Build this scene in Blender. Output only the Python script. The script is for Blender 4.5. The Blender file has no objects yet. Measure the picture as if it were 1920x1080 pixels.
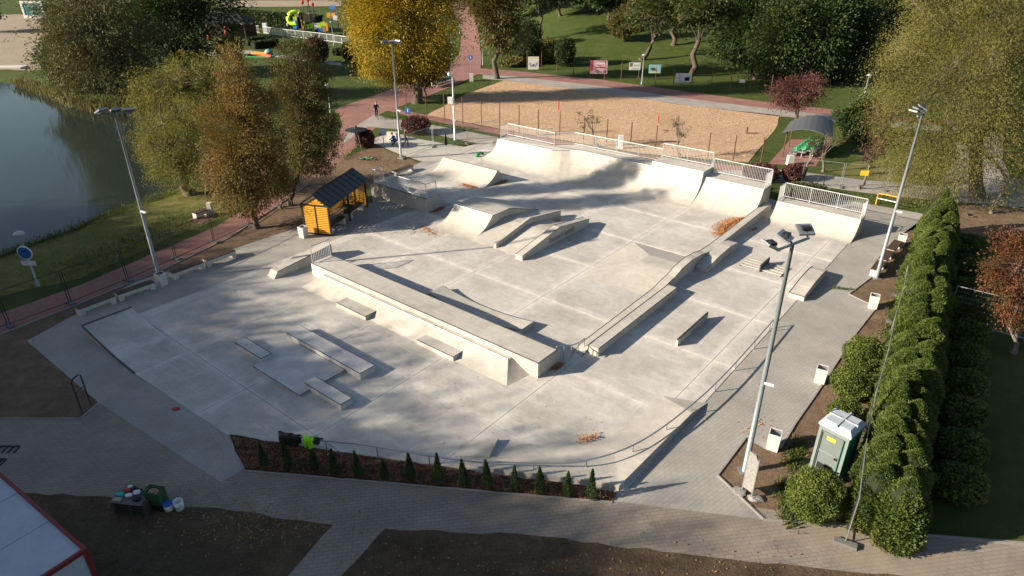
import bpy, math, random
import numpy as np
from mathutils import Vector
random.seed(7); rng = np.random.default_rng(11)
R = math.radians
SC = bpy.context.scene; COL = SC.collection
# ---------------------------------------------------------------- camera, sky, sun, exposure
CAMH = 17.5; PITCH = R(27.45); FPX = 1251.0
cam = bpy.data.cameras.new('camera'); camo = bpy.data.objects.new('camera', cam); COL.objects.link(camo)
camo.location = (0, 0, CAMH); camo.rotation_euler = (math.pi/2 - PITCH, 0, 0)
cam.sensor_width = 36; cam.lens = FPX/1920*36; cam.clip_start = .5; cam.clip_end = 3000
SC.camera = camo
SUN_AZ, SUN_EL = R(13), R(21)            # direction the shadows fall on the ground, height of the sun
tosun = Vector((-math.cos(SUN_AZ)*math.cos(SUN_EL), -math.sin(SUN_AZ)*math.cos(SUN_EL), math.sin(SUN_EL)))
w = bpy.data.worlds.new('World'); SC.world = w; w.use_nodes = True
nt = w.node_tree; bg = nt.nodes['Background']; sky = nt.nodes.new('ShaderNodeTexSky')
sky.sky_type = 'NISHITA'; sky.sun_disc = False; sky.sun_elevation = SUN_EL
sky.sun_rotation = math.atan2(tosun.x, tosun.y) % (2*math.pi)
sky.air_density = 1.0; sky.dust_density = 1.0; sky.ozone_density = 1.0
nt.links.new(sky.outputs[0], bg.inputs[0]); bg.inputs[1].default_value = .058
sun = bpy.data.lights.new('sun', 'SUN'); sun.energy = 5.0; sun.angle = R(.7); sun.color = (1, .87, .71)
suno = bpy.data.objects.new('sun', sun); COL.objects.link(suno); suno.location = (-60, -20, 60)
suno.rotation_euler = (-tosun).to_track_quat('-Z', 'Y').to_euler()
SC.view_settings.view_transform = 'Standard'; SC.view_settings.look = 'None'
SC.view_settings.exposure = 1.3; SC.view_settings.gamma = 1
# ---------------------------------------------------------------- geometry helpers
cP, sP = math.cos(PITCH), math.sin(PITCH)
def ray(px, py):
    a = (px-960)/FPX; b = (540-py)/FPX
    return a, cP+b*sP, -sP+b*cP
def G(px, py, z=0.):
    dx, dy, dz = ray(px, py); t = (z-CAMH)/dz
    return (dx*t, dy*t, z)
def sstep(a, b, x):
    t = np.clip((x-a)/(b-a), 0, 1); return t*t*(3-2*t)
POND = [G(-700, 480)[:2], G(-200, 505)[:2], G(0, 473)[:2], G(70, 444)[:2], G(140, 423)[:2], G(205, 388)[:2], G(300, 364)[:2], G(352, 340)[:2],
        G(385, 290)[:2], G(370, 236)[:2], G(310, 215)[:2], G(250, 203)[:2], G(195, 200)[:2], G(150, 190)[:2], G(105, 172)[:2], G(40, 150)[:2], G(-60, 140)[:2], G(-600, 130)[:2]]
def poly_sd(x, y, P):
    x = np.asarray(x, float); y = np.asarray(y, float); d = np.full(x.shape, 1e9); ins = np.zeros(x.shape, bool)
    for i in range(len(P)):
        x0, y0 = P[i]; x1, y1 = P[(i+1) % len(P)]; ex, ey = x1-x0, y1-y0
        t = np.clip(((x-x0)*ex+(y-y0)*ey)/(ex*ex+ey*ey+1e-9), 0, 1)
        d = np.minimum(d, np.hypot(x-x0-t*ex, y-y0-t*ey))
        c = (y0 > y) != (y1 > y); xi = x0+(y-y0)*ex/(ey if abs(ey) > 1e-9 else 1e-9)
        ins ^= c & (x < xi)
    return np.where(ins, d, -d)
def TZ(x, y):
    x = np.asarray(x, float); y = np.asarray(y, float)
    d = (y-(112-.245*(x+2)))*.971                      # beyond the upper park path the lawn climbs
    z = .13*np.maximum(0, d-2)*sstep(-12, 16, x)
    z = np.minimum(z, 26)
    p = poly_sd(x, y, POND)
    return z - 1.3*sstep(-1.2, 3.2, p)
def hillz(x, y):
    d = (y-(112-.245*(x+2)))*.971
    if d <= 2 or x <= -12: return 0.
    k = min(1, (x+12)/28); return min(26, .13*(d-2)*k*k*(3-2*k))
def GT(px, py):
    """where the view ray through a pixel meets the ground"""
    dx, dy, dz = ray(px, py); t = -CAMH/dz; x, y = dx*t, dy*t
    if x < -20 and 30 < y < 110:
        z = float(TZ(x, y))
        return (x, y, z)
    lo, hi = 20., t
    if hillz(x, y) > 0:
        for _ in range(40):
            m = (lo+hi)/2
            if CAMH+dz*m > hillz(dx*m, dy*m): lo = m
            else: hi = m
        t = hi
    return (dx*t, dy*t, hillz(dx*t, dy*t))
def atY(px, py, Y):
    dx, dy, dz = ray(px, py); t = Y/dy; return dx*t, CAMH+dz*t
def depth(p): return p[1]*cP-(p[2]-CAMH)*sP
def hpx(base, ty):
    """height of something standing on base whose top shows at image row ty"""
    return atY(960, ty, base[1])[1]-base[2]
AX = R(-39); cA, sA = math.cos(AX), math.sin(AX)          # the skatepark's own axes
def W(u, v, z=0.): return (u*cA-v*sA, u*sA+v*cA, z)
def UV(px, py, z=0.):
    x, y, _ = G(px, py, z); return (x*cA+y*sA, -x*sA+y*cA)
class M:
    def __init__(s): s.v = []; s.f = []; s.mi = []
    def add(s, vs, fs, mi=0):
        o = len(s.v); s.v += [tuple(p) for p in vs]
        for f in fs: s.f.append(tuple(i+o for i in f)); s.mi.append(mi)
        return s
    def box(s, x0, x1, y0, y1, z0, z1, mi=0):
        return s.add([(x0,y0,z0),(x1,y0,z0),(x1,y1,z0),(x0,y1,z0),(x0,y0,z1),(x1,y0,z1),(x1,y1,z1),(x0,y1,z1)],
                     [(3,2,1,0),(4,5,6,7),(0,1,5,4),(1,2,6,5),(2,3,7,6),(3,0,4,7)], mi)
    def obox(s, c, sx, sy, sz, rz=0, mi=0):
        """box standing with its base centre at c"""
        k, n = math.cos(rz), math.sin(rz); vs = []
        for z in (0, sz):
            for x, y in ((-1,-1),(1,-1),(1,1),(-1,1)):
                a, b = x*sx/2, y*sy/2; vs.append((c[0]+a*k-b*n, c[1]+a*n+b*k, c[2]+z))
        return s.add(vs, [(3,2,1,0),(4,5,6,7),(0,1,5,4),(1,2,6,5),(2,3,7,6),(3,0,4,7)], mi)
    def prism(s, poly, z0, z1, mi=0):
        n = len(poly); vs = [(p[0], p[1], z0) for p in poly]+[(p[0], p[1], z1) for p in poly]
        a = sum(poly[i][0]*poly[(i+1) % n][1]-poly[(i+1) % n][0]*poly[i][1] for i in range(n))
        fs = [tuple(range(n))[::-1], tuple(range(n, 2*n))]+[(i, (i+1) % n, n+(i+1) % n, n+i) for i in range(n)]
        if a < 0: fs = [f[::-1] for f in fs]
        return s.add(vs, fs, mi)
    def ext(s, prof, a0, a1, ax='u', mi=0):
        """profile of (other axis, z) pushed along u (x) or v (y)"""
        n = len(prof); mk = (lambda p, a: (a, p[0], p[1])) if ax == 'u' else (lambda p, a: (p[0], a, p[1]))
        vs = [mk(p, a0) for p in prof]+[mk(p, a1) for p in prof]
        ar = sum(prof[i][0]*prof[(i+1) % n][1]-prof[(i+1) % n][0]*prof[i][1] for i in range(n))
        fs = [tuple(range(n))[::-1], tuple(range(n, 2*n))]+[(i, (i+1) % n, n+(i+1) % n, n+i) for i in range(n)]
        flip = (ar < 0) != (ax != 'u')
        if flip: fs = [f[::-1] for f in fs]
        return s.add(vs, fs, mi)
    def loft(s, rows, mi=0, close=False):
        n = len(rows[0]); vs = [p for r in rows for p in r]
        fs = [(i*n+j, i*n+(j+1) % n, (i+1)*n+(j+1) % n, (i+1)*n+j) for i in range(len(rows)-1) for j in range(n if close else n-1)]
        return s.add(vs, fs, mi)
    def tube(s, pts, r, n=6, mi=0):
        pts = [Vector(p) for p in pts]; rs = r if isinstance(r, (list, tuple)) else [r]*len(pts); rows = []
        for i, p in enumerate(pts):
            t = (pts[min(i+1, len(pts)-1)]-pts[max(i-1, 0)]).normalized()
            a = t.cross(Vector((0, 0, 1)) if abs(t.z) < .9 else Vector((1, 0, 0))).normalized(); b = t.cross(a)
            rows.append([p+(a*math.cos(2*math.pi*k/n)+b*math.sin(2*math.pi*k/n))*rs[i] for k in range(n)])
        o = len(s.v); s.loft(rows, mi, True)
        m_ = len(rows)-1
        s.f += [tuple(o+k for k in range(n)), tuple(o+m_*n+k for k in range(n))[::-1]]; s.mi += [mi, mi]
        return s
    def lathe(s, c, prof, n=12, mi=0):
        rows = [[(c[0]+r*math.cos(2*math.pi*k/n), c[1]+r*math.sin(2*math.pi*k/n), c[2]+z) for k in range(n)] for r, z in prof]
        s.loft(rows, mi, True); o = len(s.v)-len(prof)*n; e = len(s.v)-n
        s.f += [tuple(o+k for k in range(n))[::-1], tuple(e+k for k in range(n))]; s.mi += [mi, mi]
        return s
    def blob(s, c, rx, ry, rz, n=8, m=5, jit=.0, mi=0):
        rows = []
        for i in range(m+1):
            a = math.pi*i/m-math.pi/2
            rows.append([(c[0]+rx*math.cos(a)*math.cos(2*math.pi*k/n)*(1+random.uniform(-jit, jit)), c[1]+ry*math.cos(a)*math.sin(2*math.pi*k/n)*(1+random.uniform(-jit, jit)),
                          c[2]+rz*math.sin(a)*(1+random.uniform(-jit, jit))) for k in range(n)])
        return s.loft(rows, mi, True)
OFF = {}
def tag(o, label=None, cat=None, group=None, kind=None):
    if label: o['label'] = label
    if cat: o['category'] = cat
    if group: o['group'] = group
    if kind: o['kind'] = kind
    return o
def thing(name, label, cat, loc=(0, 0, 0), rz=0, group=None, off=None, kind=None):
    o = bpy.data.objects.new(name, None); COL.objects.link(o); o.location = loc; o.rotation_euler = (0, 0, rz)
    o.empty_display_size = .2; OFF[o.name] = tuple(off if off is not None else loc)
    return tag(o, label, cat, group, kind)
def thing_uv(name, label, cat, u, v, group=None): return thing(name, label, cat, W(u, v, 0), AX, group, (u, v, 0))
def mesh(name, m, mats, off=(0, 0, 0), smooth=False):
    me = bpy.data.meshes.new(name)
    me.from_pydata([(p[0]-off[0], p[1]-off[1], p[2]-off[2]) for p in m.v], [], m.f)
    mats = mats if isinstance(mats, (list, tuple)) else [mats]
    for k in mats: me.materials.append(k)
    if len(mats) > 1: me.polygons.foreach_set('material_index', m.mi)
    if smooth: me.polygons.foreach_set('use_smooth', [True]*len(m.f))
    me.update(); return me
def part(root, name, m, mats, smooth=False, kind=None, label=None):
    """m in the thing's building coordinates; root may be a thing or a part of one"""
    me = m if isinstance(m, bpy.types.Mesh) else mesh(name, m, mats, OFF.get(root.name, (0, 0, 0)), smooth)
    o = bpy.data.objects.new(name, me); COL.objects.link(o); o.parent = root; OFF[o.name] = OFF.get(root.name, (0, 0, 0))
    return tag(o, label, None, None, kind)
def single(name, m, mats, label, cat, loc=(0, 0, 0), rz=0, group=None, off=None, smooth=False, kind=None):
    me = mesh(name, m, mats, off if off is not None else loc, smooth)
    o = bpy.data.objects.new(name, me); COL.objects.link(o); o.location = loc; o.rotation_euler = (0, 0, rz)
    OFF[o.name] = tuple(off if off is not None else loc)
    return tag(o, label, cat, group, kind)
def copy_tree(o, parent=None):
    c = o.copy(); COL.objects.link(c); c.parent = parent
    for ch in list(o.children): copy_tree(ch, c)
    return c
def struct(name, m, mats, smooth=False):
    o = bpy.data.objects.new(name, mesh(name, m, mats, (0, 0, 0), smooth)); COL.objects.link(o); OFF[o.name] = (0, 0, 0)
    return tag(o, None, None, None, 'structure')
# ---------------------------------------------------------------- materials
def nodes(name):
    m = bpy.data.materials.new(name); m.use_nodes = True; t = m.node_tree; b = t.nodes['Principled BSDF']
    return m, t, b, (lambda k, **kw: mknode(t, k, **kw)), t.links.new
def mknode(t, k, **kw):
    n = t.nodes.new('ShaderNode'+k)
    for a, v in kw.items():
        if a == 'op': n.operation = v
        elif a.startswith('i') and a[1:].isdigit(): n.inputs[int(a[1:])].default_value = v
        else: setattr(n, a, v)
    return n
def ramp(t, stops):
    n = t.nodes.new('ShaderNodeValToRGB'); e = n.color_ramp.elements
    while len(e) > 1: e.remove(e[-1])
    for i, (p, c) in enumerate(stops):
        x = e[0] if i == 0 else e.new(p); x.position = p; x.color = (*c, 1) if len(c) == 3 else c
    return n
def noise(t, co, scale, detail=5, rough=.6, vec=None):
    n = t.nodes.new('ShaderNodeTexNoise'); n.inputs['Scale'].default_value = scale; n.inputs['Detail'].default_value = detail; n.inputs['Roughness'].default_value = rough
    if vec:
        mp = t.nodes.new('ShaderNodeMapping'); mp.inputs['Scale'].default_value = vec; t.links.new(co, mp.inputs[0]); co = mp.outputs[0]
    t.links.new(co, n.inputs['Vector']); return n
def mix(t, fac, a, b, mode='MIX'):
    n = t.nodes.new('ShaderNodeMix'); n.data_type = 'RGBA'; n.blend_type = mode
    for i, x in ((0, fac), (6, a), (7, b)):
        if hasattr(x, 'is_linked') or isinstance(x, bpy.types.NodeSocket): t.links.new(x, n.inputs[i])
        elif i == 0: n.inputs[0].default_value = x
        else: n.inputs[i].default_value = (*x, 1)
    return n.outputs[2]
def simple(name, c, c2=None, scale=6, rough=.7, bump=0, metal=0, spec=.4, vec=None, detail=5):
    m, t, b, N, L = nodes(name); co = N('TexCoord').outputs['Object']
    c2 = c2 or tuple(x*.78 for x in c); n = noise(t, co, scale, detail, .65, vec)
    r = ramp(t, [(.3, c2), (.7, c)]); L(n.outputs[0], r.inputs[0]); L(r.outputs[0], b.inputs['Base Color'])
    b.inputs['Roughness'].default_value = rough; b.inputs['Metallic'].default_value = metal; b.inputs['Specular IOR Level'].default_value = spec
    if bump:
        n2 = noise(t, co, scale*4, 6, .7); bp = N('Bump', i0=bump, i1=.02); L(n2.outputs[0], bp.inputs['Height']); L(bp.outputs[0], b.inputs['Normal'])
    return m
def concrete(name, lo, hi, joint=False, warm=(.30, .22, .15)):
    m, t, b, N, L = nodes(name); co = N('TexCoord').outputs['Object']
    n1 = noise(t, co, .32, 6, .62); n2 = noise(t, co, 2.2, 8, .7); n3 = noise(t, co, 38, 4, .7); n4 = noise(t, co, 1.0, 6, .75, (.5, 3.2, 1))
    r = ramp(t, [(.28, lo), (.72, hi)]); L(n1.outputs[0], r.inputs[0])
    r2 = ramp(t, [(.3, (.76, .76, .765)), (.7, (1.1, 1.095, 1.08))]); L(n2.outputs[0], r2.inputs[0])
    c = mix(t, .75, r.outputs[0], r2.outputs[0], 'MULTIPLY')
    r4 = ramp(t, [(.55, (0, 0, 0)), (.78, (.55,)*3)]); L(n4.outputs[0], r4.inputs[0]); c = mix(t, r4.outputs[0], c, tuple(min(.72, x*1.3) for x in hi))
    n5 = noise(t, co, .55, 4, .6); r5 = ramp(t, [(.66, (0, 0, 0)), (.8, (.4,)*3)]); L(n5.outputs[0], r5.inputs[0]); c = mix(t, r5.outputs[0], c, warm)
    if joint:
        for vc_, am in (((3.6, .35, 1), .5), ((.3, 2.8, 1), .4)):
            n6 = noise(t, co, .9, 7, .75, vc_); r6 = ramp(t, [(.56, (0,)*3), (.72, (am,)*3)]); L(n6.outputs[0], r6.inputs[0]); c = mix(t, r6.outputs[0], c, (.6, .575, .53))
        n7 = noise(t, co, .75, 5, .7); r7 = ramp(t, [(.6, (0,)*3), (.78, (.35,)*3)]); L(n7.outputs[0], r7.inputs[0]); c = mix(t, r7.outputs[0], c, (.27, .26, .235))
        sp = N('SeparateXYZ'); L(co, sp.inputs[0]); ds = []
        for ax, o in ((0, 19.2), (1, -41.3)):
            a = N('Math', op='ADD', i1=o+500.); L(sp.outputs[ax], a.inputs[0])
            p = N('Math', op='PINGPONG', i1=2.5); L(a.outputs[0], p.inputs[0]); ds.append(p)
        mn = N('Math', op='MINIMUM'); L(ds[0].outputs[0], mn.inputs[0]); L(ds[1].outputs[0], mn.inputs[1])
        nz = noise(t, co, 1.6, 5, .7); ad = N('Math', op='MULTIPLY_ADD', i1=1.3, i2=-.55); L(nz.outputs[0], ad.inputs[0])
        ad2 = N('Math', op='ADD'); L(mn.outputs[0], ad2.inputs[0]); L(ad.outputs[0], ad2.inputs[1])
        rj = ramp(t, [(0, (.75,)*3), (.10, (.5,)*3), (.55, (0,)*3)]); L(ad2.outputs[0], rj.inputs[0])
        c = mix(t, rj.outputs[0], c, (.66, .62, .56))
    r3 = ramp(t, [(.35, (.9,)*3), (.65, (1.04,)*3)]); L(n3.outputs[0], r3.inputs[0]); c = mix(t, 1, c, r3.outputs[0], 'MULTIPLY')
    L(c, b.inputs['Base Color']); b.inputs['Roughness'].default_value = .72; b.inputs['Specular IOR Level'].default_value = .35
    bp = N('Bump', i0=.12, i1=.01); L(n3.outputs[0], bp.inputs['Height']); L(bp.outputs[0], b.inputs['Normal'])
    return m
def pavers(name, c1, c2, mortar, bw, bh, rot=0., stain=(.3, .22, .15), amt=.35):
    m, t, b, N, L = nodes(name); co = N('TexCoord').outputs['Object']
    mp = N('Mapping'); mp.inputs['Rotation'].default_value = (0, 0, rot); L(co, mp.inputs[0])
    br = N('TexBrick'); br.inputs['Scale'].default_value = 1; br.inputs['Brick Width'].default_value = bw; br.inputs['Row Height'].default_value = bh
    br.inputs['Mortar Size'].default_value = .012; br.inputs['Mortar Smooth'].default_value = .3; br.inputs['Bias'].default_value = -.1
    br.inputs['Color1'].default_value = (*c1, 1); br.inputs['Color2'].default_value = (*c2, 1); br.inputs['Mortar'].default_value = (*mortar, 1)
    L(mp.outputs[0], br.inputs['Vector'])
    n1 = noise(t, co, .5, 6, .65); r1 = ramp(t, [(.3, (.72,)*3), (.7, (1.15,)*3)]); L(n1.outputs[0], r1.inputs[0])
    c = mix(t, .9, br.outputs[0], r1.outputs[0], 'MULTIPLY')
    n2 = noise(t, co, .28, 5, .6); r2 = ramp(t, [(.52, (0,)*3), (.75, (amt,)*3)]); L(n2.outputs[0], r2.inputs[0]); c = mix(t, r2.outputs[0], c, stain)
    L(c, b.inputs['Base Color']); b.inputs['Roughness'].default_value = .85
    bp = N('Bump', i0=.25, i1=.008); bp.invert = True; L(br.outputs[1], bp.inputs['Height']); L(bp.outputs[0], b.inputs['Normal'])
    return m
def ground(name, cols, scales=(.25, 2.5, 14), bump=.6, bdist=.06, speck=None):
    m, t, b, N, L = nodes(name); co = N('TexCoord').outputs['Object']
    n1 = noise(t, co, scales[0], 7, .68); n2 = noise(t, co, scales[1], 7, .7); n3 = noise(t, co, scales[2], 6, .75)
    r = ramp(t, [(.3, cols[0]), (.5, cols[1]), (.7, cols[2])]); a = N('Math', op='MULTIPLY_ADD', i1=.5); L(n2.outputs[0], a.inputs[0])
    a2 = N('Math', op='MULTIPLY', i1=.5); L(n1.outputs[0], a2.inputs[0]); L(a2.outputs[0], a.inputs[2]); L(a.outputs[0], r.inputs[0])
    r3 = ramp(t, [(.3, (.6,)*3), (.7, (1.25,)*3)]); L(n3.outputs[0], r3.inputs[0]); c = mix(t, .9, r.outputs[0], r3.outputs[0], 'MULTIPLY')
    if speck:
        n4 = noise(t, co, speck[1], 3, .6); r4 = ramp(t, [(speck[2], (0,)*3), (speck[2]+.06, (.8,)*3)]); L(n4.outputs[0], r4.inputs[0]); c = mix(t, r4.outputs[0], c, speck[0])
    L(c, b.inputs['Base Color']); b.inputs['Roughness'].default_value = .95; b.inputs['Specular IOR Level'].default_value = .15
    bp = N('Bump', i0=bump, i1=bdist); mx = N('Math', op='ADD'); L(n2.outputs[0], mx.inputs[0]); L(n3.outputs[0], mx.inputs[1]); L(mx.outputs[0], bp.inputs['Height']); L(bp.outputs[0], b.inputs['Normal'])
    return m
def leafmat(name, cols, trans=.35, scale=.5, rough=.6):
    m, t, b, N, L = nodes(name); geo = N('NewGeometry'); co = N('TexCoord').outputs['Object']
    n = noise(t, co, scale, 4, .6); a = N('Math', op='MULTIPLY_ADD', i1=.3); L(geo.outputs['Random Per Island'], a.inputs[0])
    s = N('Math', op='MULTIPLY_ADD', i1=1.5, i2=-.4); L(n.outputs[0], s.inputs[0]); L(s.outputs[0], a.inputs[2])
    k = len(cols)-1; r = ramp(t, [(.08+.84*i/k, c) for i, c in enumerate(cols)]); L(a.outputs[0], r.inputs[0])
    L(r.outputs[0], b.inputs['Base Color']); b.inputs['Roughness'].default_value = rough; b.inputs['Specular IOR Level'].default_value = .25
    tr = N('BsdfTranslucent'); L(r.outputs[0], tr.inputs[0]); ms = N('MixShader', i0=trans)
    L(b.outputs[0], ms.inputs[1]); L(tr.outputs[0], ms.inputs[2]); L(ms.outputs[0], t.nodes['Material Output'].inputs[0])
    return m
C_SLAB = concrete('slab_concrete', (.345, .325, .29), (.57, .54, .485), True)
C_RAMP = concrete('ramp_concrete', (.375, .35, .30), (.50, .47, .41), warm=(.42, .36, .27))
C_LEDGE = concrete('ledge_concrete', (.37, .345, .30), (.51, .48, .42), warm=(.36, .30, .22))
C_PAD = concrete('pad_concrete', (.46, .455, .445), (.56, .55, .53), warm=(.44, .4, .34))
C_BIN = simple('precast_concrete', (.55, .53, .48), (.44, .42, .38), 9, .8, .2)
JOINT = simple('joint_filler', (.16, .155, .15), rough=.95)
STEEL = simple('galvanised_steel', (.45, .46, .47), (.33, .34, .35), 14, .45, 0, .75)
EDGE = simple('steel_edge', (.10, .10, .105), (.06, .06, .065), 10, .75, 0, .0, .2)
WHITE_RAIL = simple('galvanised_railing', (.5, .51, .52), (.4, .41, .42), 20, .5, 0, .3)
GREYPOLE = simple('pole_grey', (.25, .285, .30), (.2, .23, .245), 8, .5, 0, .4)
DARK = simple('dark_metal', (.03, .032, .035), (.018, .02, .022), 12, .55, 0, .3)
BLACK = simple('black_plastic', (.012, .012, .013), rough=.6)
LAMPGLASS = simple('floodlight_glass', (.06, .065, .075), rough=.15, spec=.7)
RUST = simple('rusty_post', (.15, .065, .04), (.07, .035, .025), 10, .8)
BROWNWOOD = simple('dark_stained_timber', (.09, .05, .035), (.045, .026, .02), 5, .7, .2, vec=(1, 8, 8))
YELLOW = simple('yellow_slat_paint', (.72, .36, .03), (.58, .27, .02), 6, .55, .1, vec=(1, 6, 6))
ROOFM = simple('slate_grey_sheet', (.06, .066, .07), (.035, .04, .043), 3, .5, .1, .2)
GREYP = pavers('grey_pavers', (.315, .30, .268), (.295, .282, .252), (.245, .233, .21), .32, .16, AX, (.36, .30, .235), .5)
BEIGEP = pavers('beige_pavers', (.255, .215, .17), (.225, .19, .152), (.165, .14, .112), .30, .15, R(-8), (.3, .235, .165), .7)
REDP = pavers('red_pavers', (.30, .135, .105), (.24, .105, .085), (.16, .10, .08), .22, .11, R(40), (.30, .2, .15), .35)
PATHG = pavers('pale_path_pavers', (.36, .33, .29), (.30, .28, .25), (.2, .18, .16), .22, .11, R(10))
DIRT = ground('bare_soil', ((.10, .065, .042), (.17, .115, .075), (.26, .185, .12)), (.2, 1.6, 12), .8, .08)
DARKDIRT = ground('dark_soil', ((.065, .044, .028), (.115, .08, .05), (.19, .135, .085)), (.3, 1.4, 9), 1., .12, ((.26, .18, .09), 22, .68))  # darker soil tone for the near patches
GRASS = ground('grass', ((.035, .05, .013), (.062, .09, .018), (.125, .13, .04)), (.16, 1.1, 18), 1., .12)
DRYGRASS = ground('worn_grass', ((.08, .11, .02), (.14, .14, .035), (.26, .20, .10)), (.3, 1.2, 18), .8, .08)
SAND = ground('court_sand', ((.46, .30, .175), (.57, .39, .245), (.66, .475, .31)), (.2, 1.6, 6), 1., .28, ((.34, .21, .11), 2.6, .56))  # dark specks paint shade into the footprint dimples
BEACH = ground('beach_sand', ((.25, .2, .14), (.32, .26, .19), (.4, .33, .24)), (.2, 1.6, 6), .8, .1)
MULCH = ground('bark_mulch', ((.035, .017, .01), (.085, .04, .022), (.17, .085, .045)), (.5, 6, 26), 1., .08)
BARK = simple('bark', (.13, .10, .075), (.05, .038, .03), 4, .95, .8, vec=(6, 6, 1))
GREYBARK = simple('grey_bark', (.2, .17, .135), (.10, .083, .066), 5, .95, .8, vec=(6, 6, 1))
m_, t_, b_, N_, L_ = nodes('pond_water'); WATER = m_
b_.inputs['Base Color'].default_value = (.018, .026, .02, 1); b_.inputs['Roughness'].default_value = .04; b_.inputs['IOR'].default_value = 1.33; b_.inputs['Specular IOR Level'].default_value = .22
co_ = N_('TexCoord').outputs['Object']; nz_ = noise(t_, co_, 1.6, 4, .6, (.5, 1.6, 1)); bp_ = N_('Bump', i0=.12, i1=.05); L_(nz_.outputs[0], bp_.inputs['Height']); L_(bp_.outputs[0], b_.inputs['Normal'])
def flat(name, c, rough=.6, metal=0): return simple(name, c, tuple(x*.86 for x in c), 8, rough, 0, metal)
WHITE = flat('white_paint', (.75, .75, .73)); RED = flat('red_paint', (.5, .035, .03)); BLUE = flat('sign_blue', (.03, .13, .42)); GREEN = flat('green_plastic', (.02, .3, .09))
LIME = flat('lime_plastic', (.42, .62, .04)); PBLUE = flat('play_blue', (.03, .25, .6)); TEAL = flat('teal_seat', (.11, .3, .28)); SEATG = flat('green_seat', (.07, .48, .2)); ORANGE = flat('orange_tube', (.8, .33, .04))
SIGNY = flat('sign_yellow', (.85, .55, .03)); TOILG = flat('toilet_green', (.01, .2, .11)); TOILGREY = flat('toilet_grey', (.19, .225, .215)); TOILROOF = flat('toilet_roof', (.38, .42, .44))
NAVY = flat('navy_cloth', (.012, .018, .035), .85); SKIN = flat('skin', (.5, .3, .21)); HAIR = flat('hair', (.03, .02, .015)); BLUECLOTH = flat('blue_cloth', (.03, .08, .3), .85); BROWNCLOTH = flat('brown_cloth', (.06, .04, .03), .9)
HIVIS = flat('hi_vis_cloth', (.35, .85, .02), .8); PLWOOD = flat('play_wood', (.32, .2, .11)); FOIL = simple('wrap_film', (.30, .295, .28), (.17, .165, .15), 11, .25, .6)
# ---------------------------------------------------------------- the ground
def axis(a, b, fa, fb, fine, coarse):
    xs = [a]; 
    while xs[-1] < b: xs.append(xs[-1]+(fine if fa <= xs[-1] < fb else coarse))
    return np.array(xs)
gx = axis(-420, 420, -95, -16, .9, 3.); gy = axis(-120, 520, 28, 110, .9, 3.)
X, Y = np.meshgrid(gx, gy); Z = TZ(X, Y)-.004; nx, ny = len(gx), len(gy)
me = bpy.data.meshes.new('ground'); vv = np.stack([X.ravel(), Y.ravel(), Z.ravel()], 1); ii = (np.arange(ny-1)[:, None]*nx+np.arange(nx-1)[None]).ravel()
me.from_pydata(vv.tolist(), [], np.stack([ii, ii+1, ii+nx+1, ii+nx], 1).tolist()); me.materials.append(GRASS); me.polygons.foreach_set('use_smooth', [True]*len(me.polygons))
go = bpy.data.objects.new('ground', me); COL.objects.link(go); tag(go, kind='structure')
struct('pond_water', M().add([(p[0], p[1], -.5) for p in [(-420, 20), (-5, 20), (-5, 120), (-420, 120)]], [(0, 1, 2, 3)]), WATER)
def wob(poly, step=1.2, amp=.18, seed=0):
    r = random.Random(seed); out = []
    for i in range(len(poly)):
        a, b = poly[i], poly[(i+1) % len(poly)]; L = math.dist(a[:2], b[:2]); n = max(1, int(L/step)) if L < 120 else 1
        for k in range(n):
            t = k/n; j = amp if 0 < k else 0
            out.append((a[0]+(b[0]-a[0])*t+r.uniform(-j, j), a[1]+(b[1]-a[1])*t+r.uniform(-j, j)))
    return out
def sheet(name, pxs, mat, z, amp=0, seed=1, step=1.2, uv=False):
    P = [(W(*p)[:2] if uv else (G(*p)[:2] if len(p) == 2 else p[:2])) for p in pxs]
    if amp: P = wob(P, step, amp, seed)
    m = M(); m.add([(p[0], p[1], z) for p in P], [tuple(range(len(P)))])
    a = sum(P[i][0]*P[(i+1) % len(P)][1]-P[(i+1) % len(P)][0]*P[i][1] for i in range(len(P)))
    if a < 0: m.f = [f[::-1] for f in m.f]
    return struct(name, m, mat)
def strip(name, A, B, mat, z):
    """a path between two edges, following the ground"""
    rows = []
    def dens(L):
        L = [GT(*p) for p in L]; out = []
        for i in range(len(L)-1):
            for k in range(6): out.append(tuple(L[i][j]+(L[i+1][j]-L[i][j])*k/6 for j in range(3)))
        return out+[L[-1]]
    a, b = dens(A), dens(B); n = 6
    for p, q in zip(a, b):
        rows.append([(p[0]+(q[0]-p[0])*k/n, p[1]+(q[1]-p[1])*k/n, float(TZ(p[0]+(q[0]-p[0])*k/n, p[1]+(q[1]-p[1])*k/n))+z+.05*float(sstep(85, 125, p[1]))) for k in range(n+1)])
    m = M().loft(rows)
    f = m.f[0]; e1 = Vector(m.v[f[1]])-Vector(m.v[f[0]]); e2 = Vector(m.v[f[2]])-Vector(m.v[f[1]])
    if e1.cross(e2).z < 0: m.f = [k[::-1] for k in m.f]
    return struct(name, m, mat)
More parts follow.
